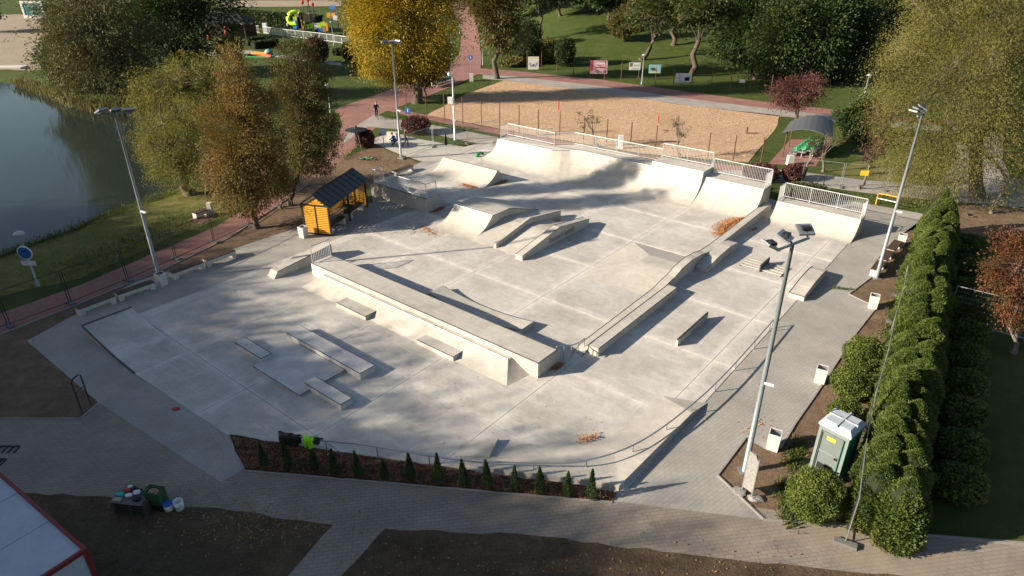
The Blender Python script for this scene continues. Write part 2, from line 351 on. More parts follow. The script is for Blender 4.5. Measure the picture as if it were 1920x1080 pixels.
# bare soil
sheet('soil', [(-120, 690), (0, 622), (130, 572), (300, 507), (430, 443), (510, 390), (575, 343), (640, 300), (705, 272), (745, 290), (800, 312), (770, 335), (700, 350), (645, 372), (640, 445), (560, 447), (440, 474), (270, 565), (95, 645), (225, 765), (150, 790), (-120, 800)], DIRT, .006, .2, 2)
sheet('soil', [(40, 925), (200, 932), (430, 958), (624, 985), (540, 1080), (480, 1180), (-300, 1200), (-300, 900)], DARKDIRT, .03, .07, 3, .5)
sheet('soil', [(722, 992), (1000, 1005), (1300, 1042), (1700, 1082), (1900, 1110), (1900, 1400), (500, 1400), (640, 1080)], DARKDIRT, .03, .07, 4, .5)
sheet('soil', [(1757, 388), (1840, 385), (1990, 400), (1990, 440), (1800, 445), (1740, 520), (1690, 680), (1650, 1000), (1432, 990), (1330, 892), (1400, 800), (1560, 660), (1570, 540), (1680, 430)], DIRT, .006, .25, 5)
sheet('worn_lawn', [(-200, 560), (0, 556), (150, 522), (300, 455), (400, 415), (470, 375), (440, 350), (352, 352), (300, 376), (205, 400), (140, 436), (70, 458), (0, 487), (-200, 520)], DRYGRASS, .008, .15, 6)
sheet('worn_lawn', [(1545, 318), (1630, 300), (1720, 285), (1860, 300), (1860, 345), (1700, 352), (1620, 345)], DRYGRASS, .006, .5, 7)
sheet('volleyball_sand', [(800, 216), (872, 178), (945, 151), (1010, 153), (1270, 196), (1462, 217), (1456, 238), (1403, 305), (1200, 288), (1000, 254)], SAND, .03, .06, 8)
sheet('beach_sand', [(-300, 30), (60, 27), (90, 60), (82, 110), (75, 132), (40, 132), (-300, 120)], BEACH, .02, .5, 9)
# paths
strip('red_path', [(-120, 640), (0, 588), (150, 535), (300, 470), (405, 425), (480, 380), (540, 335), (600, 288), (633, 262), (642, 232), (633, 207)], [(-120, 690), (0, 627), (130, 577), (300, 508), (430, 445), (512, 392), (577, 345), (640, 303), (683, 262), (712, 232), (712, 213)], REDP, .012)
strip('red_path', [(625, 210), (640, 200), (700, 180), (765, 155), (840, 128), (862, 100), (866, 60), (850, 20), (845, 2)], [(690, 222), (712, 214), (770, 192), (850, 162), (900, 138), (903, 110), (897, 60), (884, 20), (880, 2)], REDP, .016)
strip('red_path', [(892, 128), (960, 133), (1120, 149), (1280, 171), (1440, 192), (1600, 210), (1800, 228)], [(892, 140), (960, 143), (1120, 161), (1280, 184), (1440, 204), (1600, 221), (1800, 240)], REDP, .024)
strip('grey_path', [(905, 141), (960, 143), (1120, 161), (1280, 184), (1440, 204), (1600, 221), (1800, 240)], [(905, 148), (960, 153), (1120, 173), (1280, 197), (1440, 216), (1600, 233), (1800, 252)], PATHG, .030)
strip('red_path', [(690, 190), (780, 212), (900, 236), (1040, 262), (1200, 290), (1400, 313), (1500, 322)], [(690, 200), (780, 220), (900, 246), (1040, 272), (1200, 300), (1400, 325), (1500, 333)], REDP, .02)
strip('grey_path', [(655, 245), (700, 216), (790, 231), (930, 257), (1100, 285), (1300, 320), (1480, 320), (1620, 338), (1760, 348), (1960, 330)], [(640, 272), (690, 238), (790, 247), (930, 277), (1100, 312), (1300, 345), (1480, 342), (1620, 362), (1760, 377), (1960, 392)], PATHG, .024)
strip('asphalt_path', [(1780, 250), (1800, 290), (1760, 345)], [(1880, 250), (1880, 300), (1900, 345)], PATHG, .02)
sheet('stand_paving', [(1482, 262), (1558, 262), (1530, 312), (1440, 308)], REDP, .026)
strip('park_path', [(380, 100), (470, 95), (560, 108), (640, 118)], [(380, 106), (470, 101), (560, 114), (640, 124)], PATHG, .012)
strip('ball_court', [(400, 2), (520, 1), (640, 1)], [(400, 14), (520, 13), (640, 12)], BEACH, .02)
# paving round the skatepark
sheet('paved_path', [(-300, 780), (0, 785), (150, 785), (187, 750), (300, 795), (440, 870), (800, 890), (1150, 925), (1440, 955), (1600, 985), (1720, 1000), (2100, 1030), (2100, 1160), (1700, 1160), (1000, 1160), (500, 1250), (-300, 1160)], BEIGEP, .018)
sheet('paved_path', [(-38.6, 13), (-38.2, 30.5), (-41.5, 33), (-43.2, 42), (-42.6, 50.5), (-36, 51.5), (-14, 50), (-13.8, 53.2), (-4.3, 54.0), UV(1757, 392), UV(1690, 440), UV(1632, 522), UV(1590, 552), UV(1642, 577), UV(1600, 630), UV(1555, 700), UV(1525, 745), UV(1490, 795), UV(1462, 842), UV(1440, 846), UV(1398, 822), UV(1345, 892), UV(1432, 975), (-8.25, 15.7), UV(460, 878), UV(415, 905), UV(187, 757), UV(50, 640)], GREYP, .022, uv=True)
sheet('concrete_apron', [(690, 264), (735, 248), (790, 262), (870, 276), (925, 262), (915, 300), (830, 302), (790, 303), (745, 288)], C_LEDGE, .026)
SLABP = [(-34.6, 8.75), (-34.6, 31.4), (-39.2, 31.4), (-41.0, 35), (-41.6, 41), (-41.2, 48), (-8.1, 48), (-8.1, 16.45), (-21.85, 9.1), (-29.2, 8.75)]
sheet('skatepark_slab', SLABP, JOINT, .027, uv=True)
slab = bpy.data.objects['skatepark_slab']
def clip(P, ax, s, lim):
    out = []
    for i in range(len(P)):
        a, b = P[i], P[(i+1) % len(P)]; da, db = s*(a[ax]-lim), s*(b[ax]-lim)
        if da >= 0: out.append(a)
        if da*db < 0: t = da/(da-db); out.append((a[0]+(b[0]-a[0])*t, a[1]+(b[1]-a[1])*t))
    return out
for i in range(-6, 4):
    for j in range(-8, 3):
        u0, v0 = -19.2+5*i, 41.3+5*j; P = SLABP; g = .012
        for ax, s, l in ((0, 1, u0+g), (0, -1, u0+5-g), (1, 1, v0+g), (1, -1, v0+5-g)):
            P = clip(P, ax, s, l)
            if not P: break
        if len(P) < 3 or abs(sum(P[k][0]*P[(k+1) % len(P)][1]-P[(k+1) % len(P)][0]*P[k][1] for k in range(len(P)))) < .1: continue
        o = part(slab, 'slab_panel', M().prism(P, .01, .04), C_SLAB); o.rotation_euler = (0, 0, AX)
KERBM = simple('kerb_concrete', (.30, .28, .25), (.22, .205, .185), 6, .9)
def kerb(name, pxs, wd=.07, z=.055):
    P = [Vector(G(*p)) for p in pxs]; m = M()
    for a, b in zip(P[:-1], P[1:]):
        d = (b-a); n = max(1, int(d.length/1.0))
        for k in range(n): c = a.lerp(b, (k+.5)/n); m.obox((c.x, c.y, 0), d.length/n-.012, wd, z+random.uniform(-.006, .006), math.atan2(d.y, d.x))
    return struct(name, m, KERBM)
kerb('path_kerb', [(460, 884), (800, 913), (960, 927), (1148, 943)]); kerb('path_kerb', [(1757, 391), (1691, 439), (1633, 521), (1591, 552), (1643, 577), (1601, 630), (1556, 700), (1526, 745), (1491, 795), (1463, 842)]); kerb('path_kerb', [(1398, 822), (1345, 892), (1432, 975)]); kerb('path_kerb', [(1432, 976), (1600, 988), (1720, 1003), (1950, 1026)]); kerb('path_kerb', [(187, 757), (150, 786), (0, 786)])
kerb('path_kerb', [(0, 628), (130, 578), (300, 509), (430, 446), (512, 393), (577, 346)])
GZ = .04        # top of the skatepark slab
sheet('mulch_bed', [(430, 816), (460, 882), (800, 911), (960, 925), (1148, 941), (1156, 925), (1085, 911), (960, 895), (850, 880), (700, 859), (540, 835)], MULCH, .05, .05, 12, .5)
# ---------------------------------------------------------------- skatepark obstacles (u, v axes)
def arc(v0, v1, h, n=14, z0=GZ):
    """quarter-pipe curve from the foot v0 on the slab up to v1 at height h"""
    L = abs(v1-v0); rr = (L*L+h*h)/(2*h); s = 1 if v1 > v0 else -1
    return [(v0+s*L*k/n, z0+rr-math.sqrt(rr*rr-(L*k/n)**2)) for k in range(n+1)]
def edge_u(m, u0, u1, v, z, r=.025): return m.tube([(u0, v, z), (u1, v, z)], r, 6)
def edge_v(m, v0, v1, u, z, r=.025): return m.tube([(u, v0, z), (u, v1, z)], r, 6)
def railing(root, pts, h=1.1, post=1.9, z=None, bars=.115, lean=0):
    """welded bar railing along a polyline of (u, v, z): posts and rails, one set of bars for each bay"""
    fr = M()
    for a, b in zip(pts[:-1], pts[1:]):
        a, b = Vector(a), Vector(b); L = (b-a).length; n = max(1, round(L/post))
        for k in range(n):
            p, q = a.lerp(b, k/n), a.lerp(b, (k+1)/n); up = Vector((0, 0, h))
            fr.tube([p, p+up], .032, 6); fr.tube([p+up, q+up], .028, 6); fr.tube([p+Vector((0, 0, .12)), q+Vector((0, 0, .12))], .022, 6)
            bm = M(); nb = max(2, int((q-p).length/bars))
            for j in range(1, nb):
                r = p.lerp(q, j/nb); bm.tube([r+Vector((0, 0, .12)), r+up], .011, 3)
            part(root, 'railing_bars', bm, WHITE_RAIL, kind='stuff')
    e = Vector(pts[-1]); fr.tube([e, e+Vector((0, 0, h))], .032, 6)
    part(root, 'railing_frame', fr, WHITE_RAIL)
# long platform with the low quarter pipe along its front
t = thing_uv('skate_platform', 'long raised concrete platform with a low quarter pipe along its front', 'skate ramp', -23, 20)
for a, b in ((-31.3, -25.6), (-25.592, -19.4), (-19.392, -14.7)):
    part(t, 'deck', M().box(a, b, 20.0, 21.43, GZ-.01, .85), C_LEDGE)
e = M(); edge_u(e, -31.3, -14.7, 20.0, .845); edge_u(e, -31.3, -14.7, 21.43, .845); edge_v(e, 20, 21.43, -14.7, .845); part(t, 'steel_edge', e, EDGE)
def bankarc(v0, v1, h, n=12): return [(v0+(v1-v0)*k/n, GZ+.003+h*(.62*k/n+.38*(k/n)**2)) for k in range(n+1)]
def hiprow(u_f, u_c, vf, vc, h, n=12):
    return [(u_f+(u_c-u_f)*k/n, p[0], p[1]) for k, p in enumerate(bankarc(vf, vc, h, n))]
HQ = .52; vf, vc = 18.65, 19.72
for a, b, ea, eb in ((-29.95, -26.0, -30.55, -26.0), (-25.992, -20.6, -25.992, -20.6), (-20.592, -16.2, -20.592, -15.4)):
    m = M(); m.loft([hiprow(ea, a, vf, vc, HQ), hiprow(eb, b, vf, vc, HQ)])
    m.add([(a, vc, HQ+GZ), (b, vc, HQ+GZ), (b, 19.995, HQ+GZ), (a, 19.995, HQ+GZ)], [(0, 1, 2, 3)])
    part(t, 'quarter_pipe', m, C_RAMP)
for uc, uf, vfe in ((-16.2, -15.15, 18.65), (-29.95, -30.75, 18.65)):       # the curved flanks of its two ends
    n = 12; ar = bankarc(uf, uc, HQ, n); row1 = [(p[0], 19.99, p[1]) for p in ar]; fu = -15.4 if uc > -20 else -30.55
    row0 = [(fu+(uc-fu)*k/n, vf+(vc-vf)*k/n, bankarc(vf, vc, HQ, n)[k][1]) for k in range(n+1)]
    m = M().loft([row0, row1]); part(t, 'quarter_pipe_flank', m, C_RAMP)
e = M(); edge_u(e, -29.95, -16.2, vc, HQ+GZ, .03); part(t, 'coping', e, STEEL)
for a in (-25.95, -21.2): part(t, 'coping_plate', M().box(a-.3, a+.3, vc-.06, vc+.05, HQ+GZ-.005, HQ+GZ+.035), WHITE)

for a, b, v0, v1 in ((-27.15, -24.75, 18.5, 19.3), (-21.05, -18.6, 18.6, 19.4)):
    p = part(t, 'manual_pad', M().box(a, b, v0, v1, GZ-.01, .28), C_LEDGE); e = M(); edge_u(e, a, b, v0, .275, .02); edge_v(e, v0, v1, b, .275, .02); part(p, 'steel_edge', e, EDGE)
railing(t, [(-31.2, 20.05, .85), (-31.2, 21.35, .85)], 1.05, 3)
m = M().box(-17.4, -14.72, 21.44, 21.78, GZ-.01, .7); part(t, 'rear_step', m, C_LEDGE)
rp = [(-14.75, 21.45, .98), (-14.62, 21.9, .9), (-14.5, 22.35, .72), (-14.42, 22.8, .66), (-14.4, 23.3, .66)]
e = M().tube(rp, .03, 6)
for p in rp[1:]: e.tube([(p[0], p[1], GZ), p], .022, 6)
part(t, 'grind_rail', e, STEEL)
# wave kicker behind the platform
t = thing_uv('wave_kicker', 'low concrete wave kicker partly hidden behind the long platform', 'skate ramp', -20.8, 22.9)
pr = [(-24.0+6.4*k/24, GZ+.27*(1-math.sin(math.pi*k/24))**1.1+.04) for k in range(25)]
part(t, 'wave', M().ext([(-24.0, GZ-.01)]+pr+[(-17.6, GZ-.01)], 22.3, 23.45, 'v'), C_RAMP)
e = M().tube([(p[0], 22.3, p[1]) for p in pr], .02, 5); e.tube([(p[0], 23.45, p[1]) for p in pr], .02, 5); part(t, 'steel_edge', e, EDGE)
# out ledge by the shelter
t = thing_uv('out_ledge', 'tall narrow concrete ledge with a slanted end beside the railed platform end', 'skate ledge', -33, 20)
part(t, 'ledge', M().ext([(18.25, GZ-.01), (18.55, .42), (22.45, .82), (22.45, GZ-.01)], -33.3, -32.6, 'u'), C_LEDGE)
e = M().tube([(-32.6, 18.55, .42), (-32.6, 22.45, .82)], .022, 5); part(t, 'steel_edge', e, EDGE)
# long ledge, wave wall, bump
t = thing_uv('long_ledge', 'long straight concrete grind ledge beside the pale wave wall', 'skate ledge', -13.9, 27)
part(t, 'ledge', M().box(-14.13, -13.55, 23.2, 31.25, GZ-.01, .48), C_LEDGE)
e = M(); edge_v(e, 23.2, 31.25, -13.55, .475); edge_v(e, 23.2, 31.25, -14.12, .475); edge_u(e, -14.13, -13.55, 31.25, .475); part(t, 'steel_edge', e, EDGE)
t = thing_uv('wave_wall', 'narrow pale concrete wall rising in a hump, reaching to the big quarter pipe', 'skate wall', -14.4, 35)
def wz(v):
    pts = [(22.7, .06), (23.6, .28), (30.2, .34), (32.0, .56), (33.3, .82), (34.3, .88), (35.4, .78), (36.8, .55), (38, .5), (47.4, .62)]
    for (a, za), (b, zb) in zip(pts[:-1], pts[1:]):
        if v <= b: k = (v-a)/(b-a); k = k*k*(3-2*k); return za+(zb-za)*k
    return pts[-1][1]
pv = [22.7+(47.4-22.7)*k/70 for k in range(71)]; pr = [(v, wz(v)) for v in pv]
part(t, 'wall', M().ext([(22.7, GZ-.01)]+pr+[(47.4, GZ-.01)], -14.66, -14.15, 'u'), C_RAMP)
e = M().tube([(-14.66, p[0], p[1]) for p in pr], .018, 5); e.tube([(-14.15, p[0], p[1]) for p in pr], .018, 5); part(t, 'steel_edge', e, EDGE)
t = thing_uv('kinked_ledge', 'short grey ledge with both ends sloping down, leaning on the wave wall', 'skate ledge', -13.75, 37)
part(t, 'ledge', M().ext([(34.9, GZ-.01), (34.9, .34), (36.5, .55), (38.2, .62), (39.4, .46), (39.4, GZ-.01)], -14.12, -13.38, 'u'), C_LEDGE)
e = M().tube([(-13.38, 34.9, .34), (-13.38, 36.5, .55), (-13.38, 38.2, .62), (-13.38, 39.4, .46)], .02, 5); part(t, 'steel_edge', e, EDGE)
# hip bank against the wave wall
t = thing_uv('hip_bank', 'low flat-topped concrete pyramid bank beside the wave wall hump', 'skate ramp', -17, 33)
m = M(); zt = .42
m.add([(-19.0, 30.05, GZ+.003), (-14.67, 30.05, GZ+.003), (-14.67, 33.1, zt), (-16.95, 33.1, zt), (-16.95, 34.3, zt), (-14.67, 34.3, zt), (-19.05, 36.2, GZ+.003), (-14.67, 36.3, GZ+.003), (-14.67, 30.05, 0), (-14.67, 36.3, 0)],
      [(0, 1, 2, 3), (3, 2, 5, 4), (0, 3, 4, 6), (4, 5, 7, 6), (1, 8, 9, 7, 5, 2)])
part(t, 'bank', m, C_RAMP)
# low wall, kinked ledge at the edge, slatted rack
t = thing_uv('low_wall', 'thin low grind wall standing alone on the open slab', 'skate wall', -11.1, 28)
part(t, 'wall', M().box(-11.14, -11.03, 26.4, 29.8, GZ-.01, .4), C_LEDGE); e = M(); edge_v(e, 26.4, 29.8, -11.08, .4, .055); part(t, 'steel_edge', e, EDGE)
t = thing_uv('angled_ledge', 'stubby concrete ledge with a sloped front at the slab edge', 'skate ledge', -8.2, 37)
part(t, 'ledge', M().ext([(34.95, GZ-.025), (34.95, .3), (36.8, .52), (38.4, .52), (38.85, .44), (38.85, GZ-.025)], -8.62, -7.78, 'u'), C_LEDGE)
e = M()
for u in (-8.62, -7.78): e.tube([(u, 34.95, .3), (u, 36.8, .52), (u, 38.4, .52), (u, 38.85, .44)], .022, 5)
edge_u(e, -8.62, -7.78, 34.95, .3); part(t, 'steel_edge', e, EDGE)
t = thing_uv('slatted_rack', 'upright steel plate across four low flat slats on the slab', 'skate rack', -11, 37.8)
for k in range(4): part(t, 'slat', M().box(-12.3, -9.8, 37.15+.37*k, 37.37+.37*k, GZ+.06, GZ+.10), C_LEDGE)
part(t, 'plate', M().box(-11.06, -11.0, 37.0, 38.55, GZ-.01, .47), EDGE)
for u in (-12.3, -9.84): part(t, 'bearer', M().box(u, u+.06, 37.1, 38.55, GZ-.01, GZ+.06), EDGE)
# funbox with the two hubba ledges and the lettering
t = thing_uv('funbox', 'tall concrete box with a curved front, flat top and sloping back', 'skate ramp', -29.2, 33)
for a, b in ((-31.0, -27.5),):
    part(t, 'quarter_pipe', M().ext(arc(29.6, 31.85, 1.08)+[(31.85, GZ-.01)], a, b, 'u'), C_RAMP)
    part(t, 'deck', M().box(a, b, 31.853, 33.7, GZ-.01, 1.08+GZ), C_RAMP)
    part(t, 'bank', M().ext([(33.703, GZ-.01), (33.703, 1.08+GZ), (34.2, 1.02), (37.0, GZ+.005), (37.0, GZ-.01)], a, b, 'u'), C_RAMP)
e = M(); edge_u(e, -31, -27.5, 31.85, 1.08+GZ, .03); part(t, 'coping', e, STEEL)
e = M().tube([(-27.5, 31.87, 1.115), (-27.5, 33.7, 1.115), (-27.5, 37, .06)], .02, 5); part(t, 'steel_edge', e, EDGE)
t = thing_uv('hubba_bank', 'gabled concrete bank between two slanting hubba ledges', 'skate ramp', -25.3, 33)
part(t, 'bank', M().ext([(29.7, GZ-.01), (29.7, GZ+.004), (33.0, .62), (33.7, .62), (37.0, GZ+.004), (37.0, GZ-.01)], -27.47, -23.5, 'u'), C_RAMP)
hp = [(29.75, GZ), (29.75, .34), (33.4, 1.02), (36.9, .5), (36.9, GZ)]
part(t, 'hubba_ledge', M().ext(hp, -25.65, -25.4, 'u'), C_LEDGE)
hb = part(t, 'hubba_ledge', M().ext([(29.35, GZ-.01), (29.35, .34), (33.25, 1.02), (36.8, .52), (36.8, GZ-.01)], -23.48, -22.95, 'u'), C_LEDGE, label='right hubba ledge carrying the engraved name')
e = M()
for u, p0 in ((-25.4, 29.75), (-23.48, 29.35), (-22.95, 29.35)): e.tube([(u, p0, .34), (u, 33.3, 1.02), (u, 36.85, .51)], .02, 5)
part(t, 'steel_edge', e, EDGE)
fc = bpy.data.curves.new('lettering', 'FONT'); fc.body = 'Skatepark Suwałki'; fc.size = .52; fc.extrude = .006; fc.align_x = 'CENTER'
fo = bpy.data.objects.new('lettering_source', fc); COL.objects.link(fo); dg = bpy.context.evaluated_depsgraph_get()
lm = bpy.data.meshes.new_from_object(fo.evaluated_get(dg)); bpy.data.objects.remove(fo); lm.materials.clear(); lm.materials.append(simple('engraved_grey', (.2, .185, .16), rough=.9))
lo = bpy.data.objects.new('lettering', lm); COL.objects.link(lo); lo.parent = hb; lo.location = (-22.943+25.3, 33.55-33, .28); lo.rotation_euler = (R(90), 0, R(90)); lo.scale = (.78, 1, 1)
# the big quarter pipes at the back
t = thing_uv('big_quarter_pipe', 'long cream concrete quarter pipe with stepped sections and white railing', 'skate ramp', -27, 46)
def prow(uf, vf, uc, vc, h, n=16):
    L = math.hypot(uc-uf, vc-vf); a = arc(0, L, h, n); return [(uf+(uc-uf)*p[0]/L, vf+(vc-vf)*p[0]/L, p[1]) for p in a]
def smoothpath(st, n=6):
    out = []
    for i in range(len(st)-1):
        for k in range(n): out.append([st[i][j]+(st[i+1][j]-st[i][j])*k/n for j in range(5)])
    return out+[st[-1]]
S1 = [(-40.3, 47.2, -38.7, 47.2, 1.6), (-40.1, 45.6, -38.7, 46.0, 1.6), (-39.6, 44.2, -38.7, 45.7, 1.6), (-38.6, 43.4, -38.5, 45.6, 1.6), (-34.5, 43.2, -34.6, 45.6, 1.6), (-32.0, 43.0, -32.6, 45.7, 1.6),
      (-30.2, 43.0, -31.9, 46.1, 1.62), (-28.9, 43.5, -31.3, 46.6, 1.66), (-27.2, 44.1, -30.4, 46.75, 1.7)]
S2 = [(-27.2, 44.1, -30.4, 46.75, 1.7), (-25.6, 44.3, -26.5, 46.75, 1.7), (-23.55, 44.35, -23.55, 46.75, 1.7)]
for nm, st in (('curved_section', S1), ('straight_section', S2)):
    st = smoothpath(st); m = M().loft([prow(*s) for s in st])
    part(t, nm, m, C_RAMP, True)
    e = M().tube([(s[2], s[3], s[4]+GZ) for s in st], .03, 6); part(t, 'coping', e, STEEL)
m = M(); zt = 1.6+GZ
dk = [(-38.7, 45.7), (-38.5, 45.6), (-32.6, 45.7), (-31.9, 46.1), (-31.3, 46.6), (-30.4, 46.75), (-23.55, 46.75), (-23.55, 48.3), (-31.9, 48.3), (-33.4, 47.2), (-38.7, 47.2)]
hz = [1.6, 1.6, 1.6, 1.62, 1.66, 1.7, 1.7, 1.7, 1.7, 1.6, 1.6]; n = len(dk)
m.add([(p[0], p[1], h+GZ-.004) for p, h in zip(dk, hz)]+[(p[0], p[1], 0) for p in dk], [tuple(range(n))]+[(i, n+i, n+(i+1) % n, (i+1) % n) for i in range(6, n)])
part(t, 'deck', m, C_LEDGE)
part(t, 'raised_section', M().ext(arc(44.35, 46.55, 2.15)+[(48.3, 2.15+GZ), (48.3, GZ-.02)], -23.54, -19.25, 'u'), C_RAMP)
part(t, 'end_section', M().ext(arc(44.35, 46.75, 1.72)+[(48.3, 1.72+GZ), (48.3, GZ-.02)], -19.24, -14.68, 'u'), C_RAMP)
e = M(); edge_u(e, -23.54, -19.25, 46.55, 2.15+GZ, .03); edge_u(e, -19.24, -14.68, 46.75, 1.72+GZ, .03); part(t, 'coping', e, STEEL)
railing(t, [(-38.7, 46.2, 1.64), (-38.7, 47.15, 1.64), (-33.4, 47.15, 1.64), (-31.95, 48.2, 1.7), (-23.6, 48.2, 1.74)])
railing(t, [(-23.5, 48.2, 2.19), (-19.3, 48.2, 2.19)]); railing(t, [(-19.2, 48.2, 1.76), (-14.72, 48.2, 1.76), (-14.72, 47.0, 1.76)])
t = thing_uv('corner_quarter_pipe', 'separate cream quarter pipe with its own railing at the paved corner', 'skate ramp', -10.8, 46)
part(t, 'ramp', M().ext(arc(44.75, 46.5, 1.15)+[(47.65, 1.15+GZ), (47.65, GZ-.025)], -13.55, -8.0, 'u'), C_RAMP)
e = M(); edge_u(e, -13.55, -8.0, 46.5, 1.15+GZ, .03); part(t, 'coping', e, STEEL)
railing(t, [(-13.5, 46.6, 1.19), (-13.5, 47.6, 1.19), (-8.05, 47.6, 1.19), (-8.05, 46.6, 1.19)])
# wedge and railed platform on the left
t = thing_uv('spine_wedge', 'free-standing curved concrete wedge with a steel top edge', 'skate ramp', -36.9, 39.5)
part(t, 'ramp', M().ext(arc(37.7, 39.85, 1.0)+[(40.0, 1.0+GZ), (40.65, GZ), (40.65, GZ-.01)], -39.9, -33.8, 'u'), C_RAMP)
e = M(); edge_u(e, -39.9, -33.8, 39.9, 1.0+GZ, .035); part(t, 'coping', e, EDGE)
t = thing_uv('railed_platform', 'high concrete platform with a bar railing near the yellow shelter', 'skate ramp', -36.2, 32)
for k in range(4): part(t, 'wall_panel', M().box(-39.1+1.45*k, -39.1+1.45*(k+1)-.012, 31.4, 31.6, 0, 1.07+GZ), C_LEDGE)
part(t, 'deck', M().box(-39.1, -33.3, 31.602, 32.5, 0, 1.06+GZ), C_LEDGE)
part(t, 'quarter_pipe', M().ext(arc(34.2, 32.502, 1.06)+[(32.502, GZ-.01)], -39.1, -33.3, 'u'), C_RAMP)
e = M(); edge_u(e, -39.1, -33.3, 31.4, 1.07+GZ, .025); part(t, 'steel_edge', e, EDGE)
railing(t, [(-39.05, 32.45, 1.1), (-39.05, 31.45, 1.1), (-33.35, 31.45, 1.1), (-33.35, 32.45, 1.1)])
for u in (-38.0, -37.0, -36.6, -36.2, -35.4, -34.3): part(t, 'railing_bracket', M().box(u-.03, u+.03, 31.385, 31.4, .75, 1.07), STEEL)
# left bank
t = thing_uv('corner_bank', 'wide shallow concrete bank with a dark steel rim at the slab corner', 'skate ramp', -32, 10)
part(t, 'bank', M().ext([(-34.6, GZ-.025)]+[(p[0], p[1]+.003) for p in arc(-29.2, -34.6, .5)][::-1]+[(-29.2, GZ-.025)], 8.75, 11.15, 'v'), C_SLAB)
pr = arc(-29.2, -34.6, .5); e = M().tube([(p[0], 8.75, p[1]+.01) for p in pr], .045, 5); e.tube([(-34.6, 8.75, .55), (-34.6, 11.15, .55)], .05, 5); part(t, 'steel_edge', e, EDGE)
# manual pads
for nm, lab, a, b, v0, v1, z in (('manual_pad', 'short pale concrete manual pad on the outer corner of the low flat pad', -27.65, -25.4, 12.85, 13.42, .32), ('manual_pad', 'long pale concrete manual pad along the low flat pad', -26.45, -20.8, 14.9, 15.75, .38),
                           ('manual_pad', 'broad very low concrete pad between three taller pads', -25.39, -21.85, 12.4, 14.89, .13), ('manual_pad', 'short pale concrete manual pad on the low flat pad near the shrub bed', -22.2, -19.7, 12.95, 13.55, .34)):
    t = thing_uv(nm, lab, 'skate pad', (a+b)/2, (v0+v1)/2)
    part(t, 'block', M().box(a, b, v0, v1, GZ-.01, z), C_PAD)
    e = M(); edge_u(e, a, b, v0, z-.004, .02); edge_u(e, a, b, v1, z-.004, .02); edge_v(e, v0, v1, b, z-.004, .02); part(t, 'steel_edge', e, EDGE)
# banked kerb with the long bent handrail
t = thing_uv('banked_edge', 'raised curved concrete bank round the near corner of the slab', 'skate ramp', -11, 18)
inn = [(870, 838), (960, 833), (1070, 835), (1147, 817), (1213, 768)]; out = [(860, 872), (960, 893), (1085, 908), (1160, 921), (1296, 784)]
def crv(P, n=8):
    Q = [Vector((*UV(*p), 0)) for p in P]; o = []
    for i in range(len(Q)-1):
        p0, p1, p2, p3 = Q[max(i-1, 0)], Q[i], Q[i+1], Q[min(i+2, len(Q)-1)]
        for k in range(n):
            s = k/n; o.append(.5*((2*p1)+(p2-p0)*s+(2*p0-5*p1+4*p2-p3)*s*s+(3*p1-p0-3*p2+p3)*s**3))
    return o+[Q[-1]]
ci = crv(inn); QO = [Vector((*UV(*p), 0)) for p in out]; co = []
for i in range(len(QO)-1):
    for k in range(8): co.append(QO[i].lerp(QO[i+1], k/8))
co.append(QO[-1]); rows = []
for i, (p, q) in enumerate(zip(ci, co)):
    k = i/(len(ci)-1); h = .23*min(1, .25+2.2*k); rows.append([(p.x, p.y, GZ+.004), (p.x*.6+q.x*.4, p.y*.6+q.y*.4, GZ+h*.3), (q.x, q.y, GZ+h), (q.x, q.y, 0)])
m = M().loft(rows); e0, e1 = rows[0], rows[-1]
q = UV(1242, 744); m.add([e1[0], e1[1], e1[2], (e1[2][0]+.1, e1[2][1]+1.3, GZ+.004), (q[0], q[1], GZ+.004), (e1[3][0], e1[3][1], 0)], [(0, 4, 3, 2, 1), (2, 3, 5)])
m.add([e0[0], e0[1], e0[2], e0[3]], [(0, 1, 2, 3)]); part(t, 'bank', m, C_RAMP)
k4 = [UV(850, 857), UV(868, 829), UV(935, 829), UV(918, 862)]
t = thing_uv('small_kicker', 'small pale concrete kicker beside the bent handrail', 'skate ramp', -13.6, 14.7)
part(t, 'wedge', M().add([(*k4[0], GZ+.004), (*k4[1], GZ+.004), (*k4[2], GZ+.18), (*k4[3], GZ+.18), (k4[2][0]+.02, k4[2][1], 0), (k4[3][0]+.02, k4[3][1], 0)], [(0, 3, 2, 1), (2, 3, 5, 4), (0, 5, 3), (1, 2, 4)]), C_RAMP)
t = thing_uv('bent_handrail', 'long low galvanised handrail bending round the corner of the slab', 'handrail', -11, 18)
HP = [(526, 812), (600, 825), (690, 835), (845, 860), (1000, 868), (1100, 863), (1200, 828), (1297, 759), (1370, 690), (1450, 600)]
cr = []
QQ = [Vector((*UV(*p, .5), .5)) for p in HP]
for i in range(len(QQ)-1):
    p0, p1, p2, p3 = QQ[max(i-1, 0)], QQ[i], QQ[i+1], QQ[min(i+2, len(QQ)-1)]
    for k in range(8):
        s = k/8; cr.append(.5*((2*p1)+(p2-p0)*s+(2*p0-5*p1+4*p2-p3)*s*s+(3*p1-p0-3*p2+p3)*s**3))
cr.append(QQ[-1]); part(t, 'rail', M().tube(cr, .032, 8), STEEL)
L = 0; last = -9
for i in range(len(cr)):
    if i: L += (cr[i]-cr[i-1]).length
    if L-last > 1.75 or i == len(cr)-1:
        last = L; part(t, 'post', M().tube([(cr[i].x, cr[i].y, .02), tuple(cr[i])], .024, 6), STEEL)
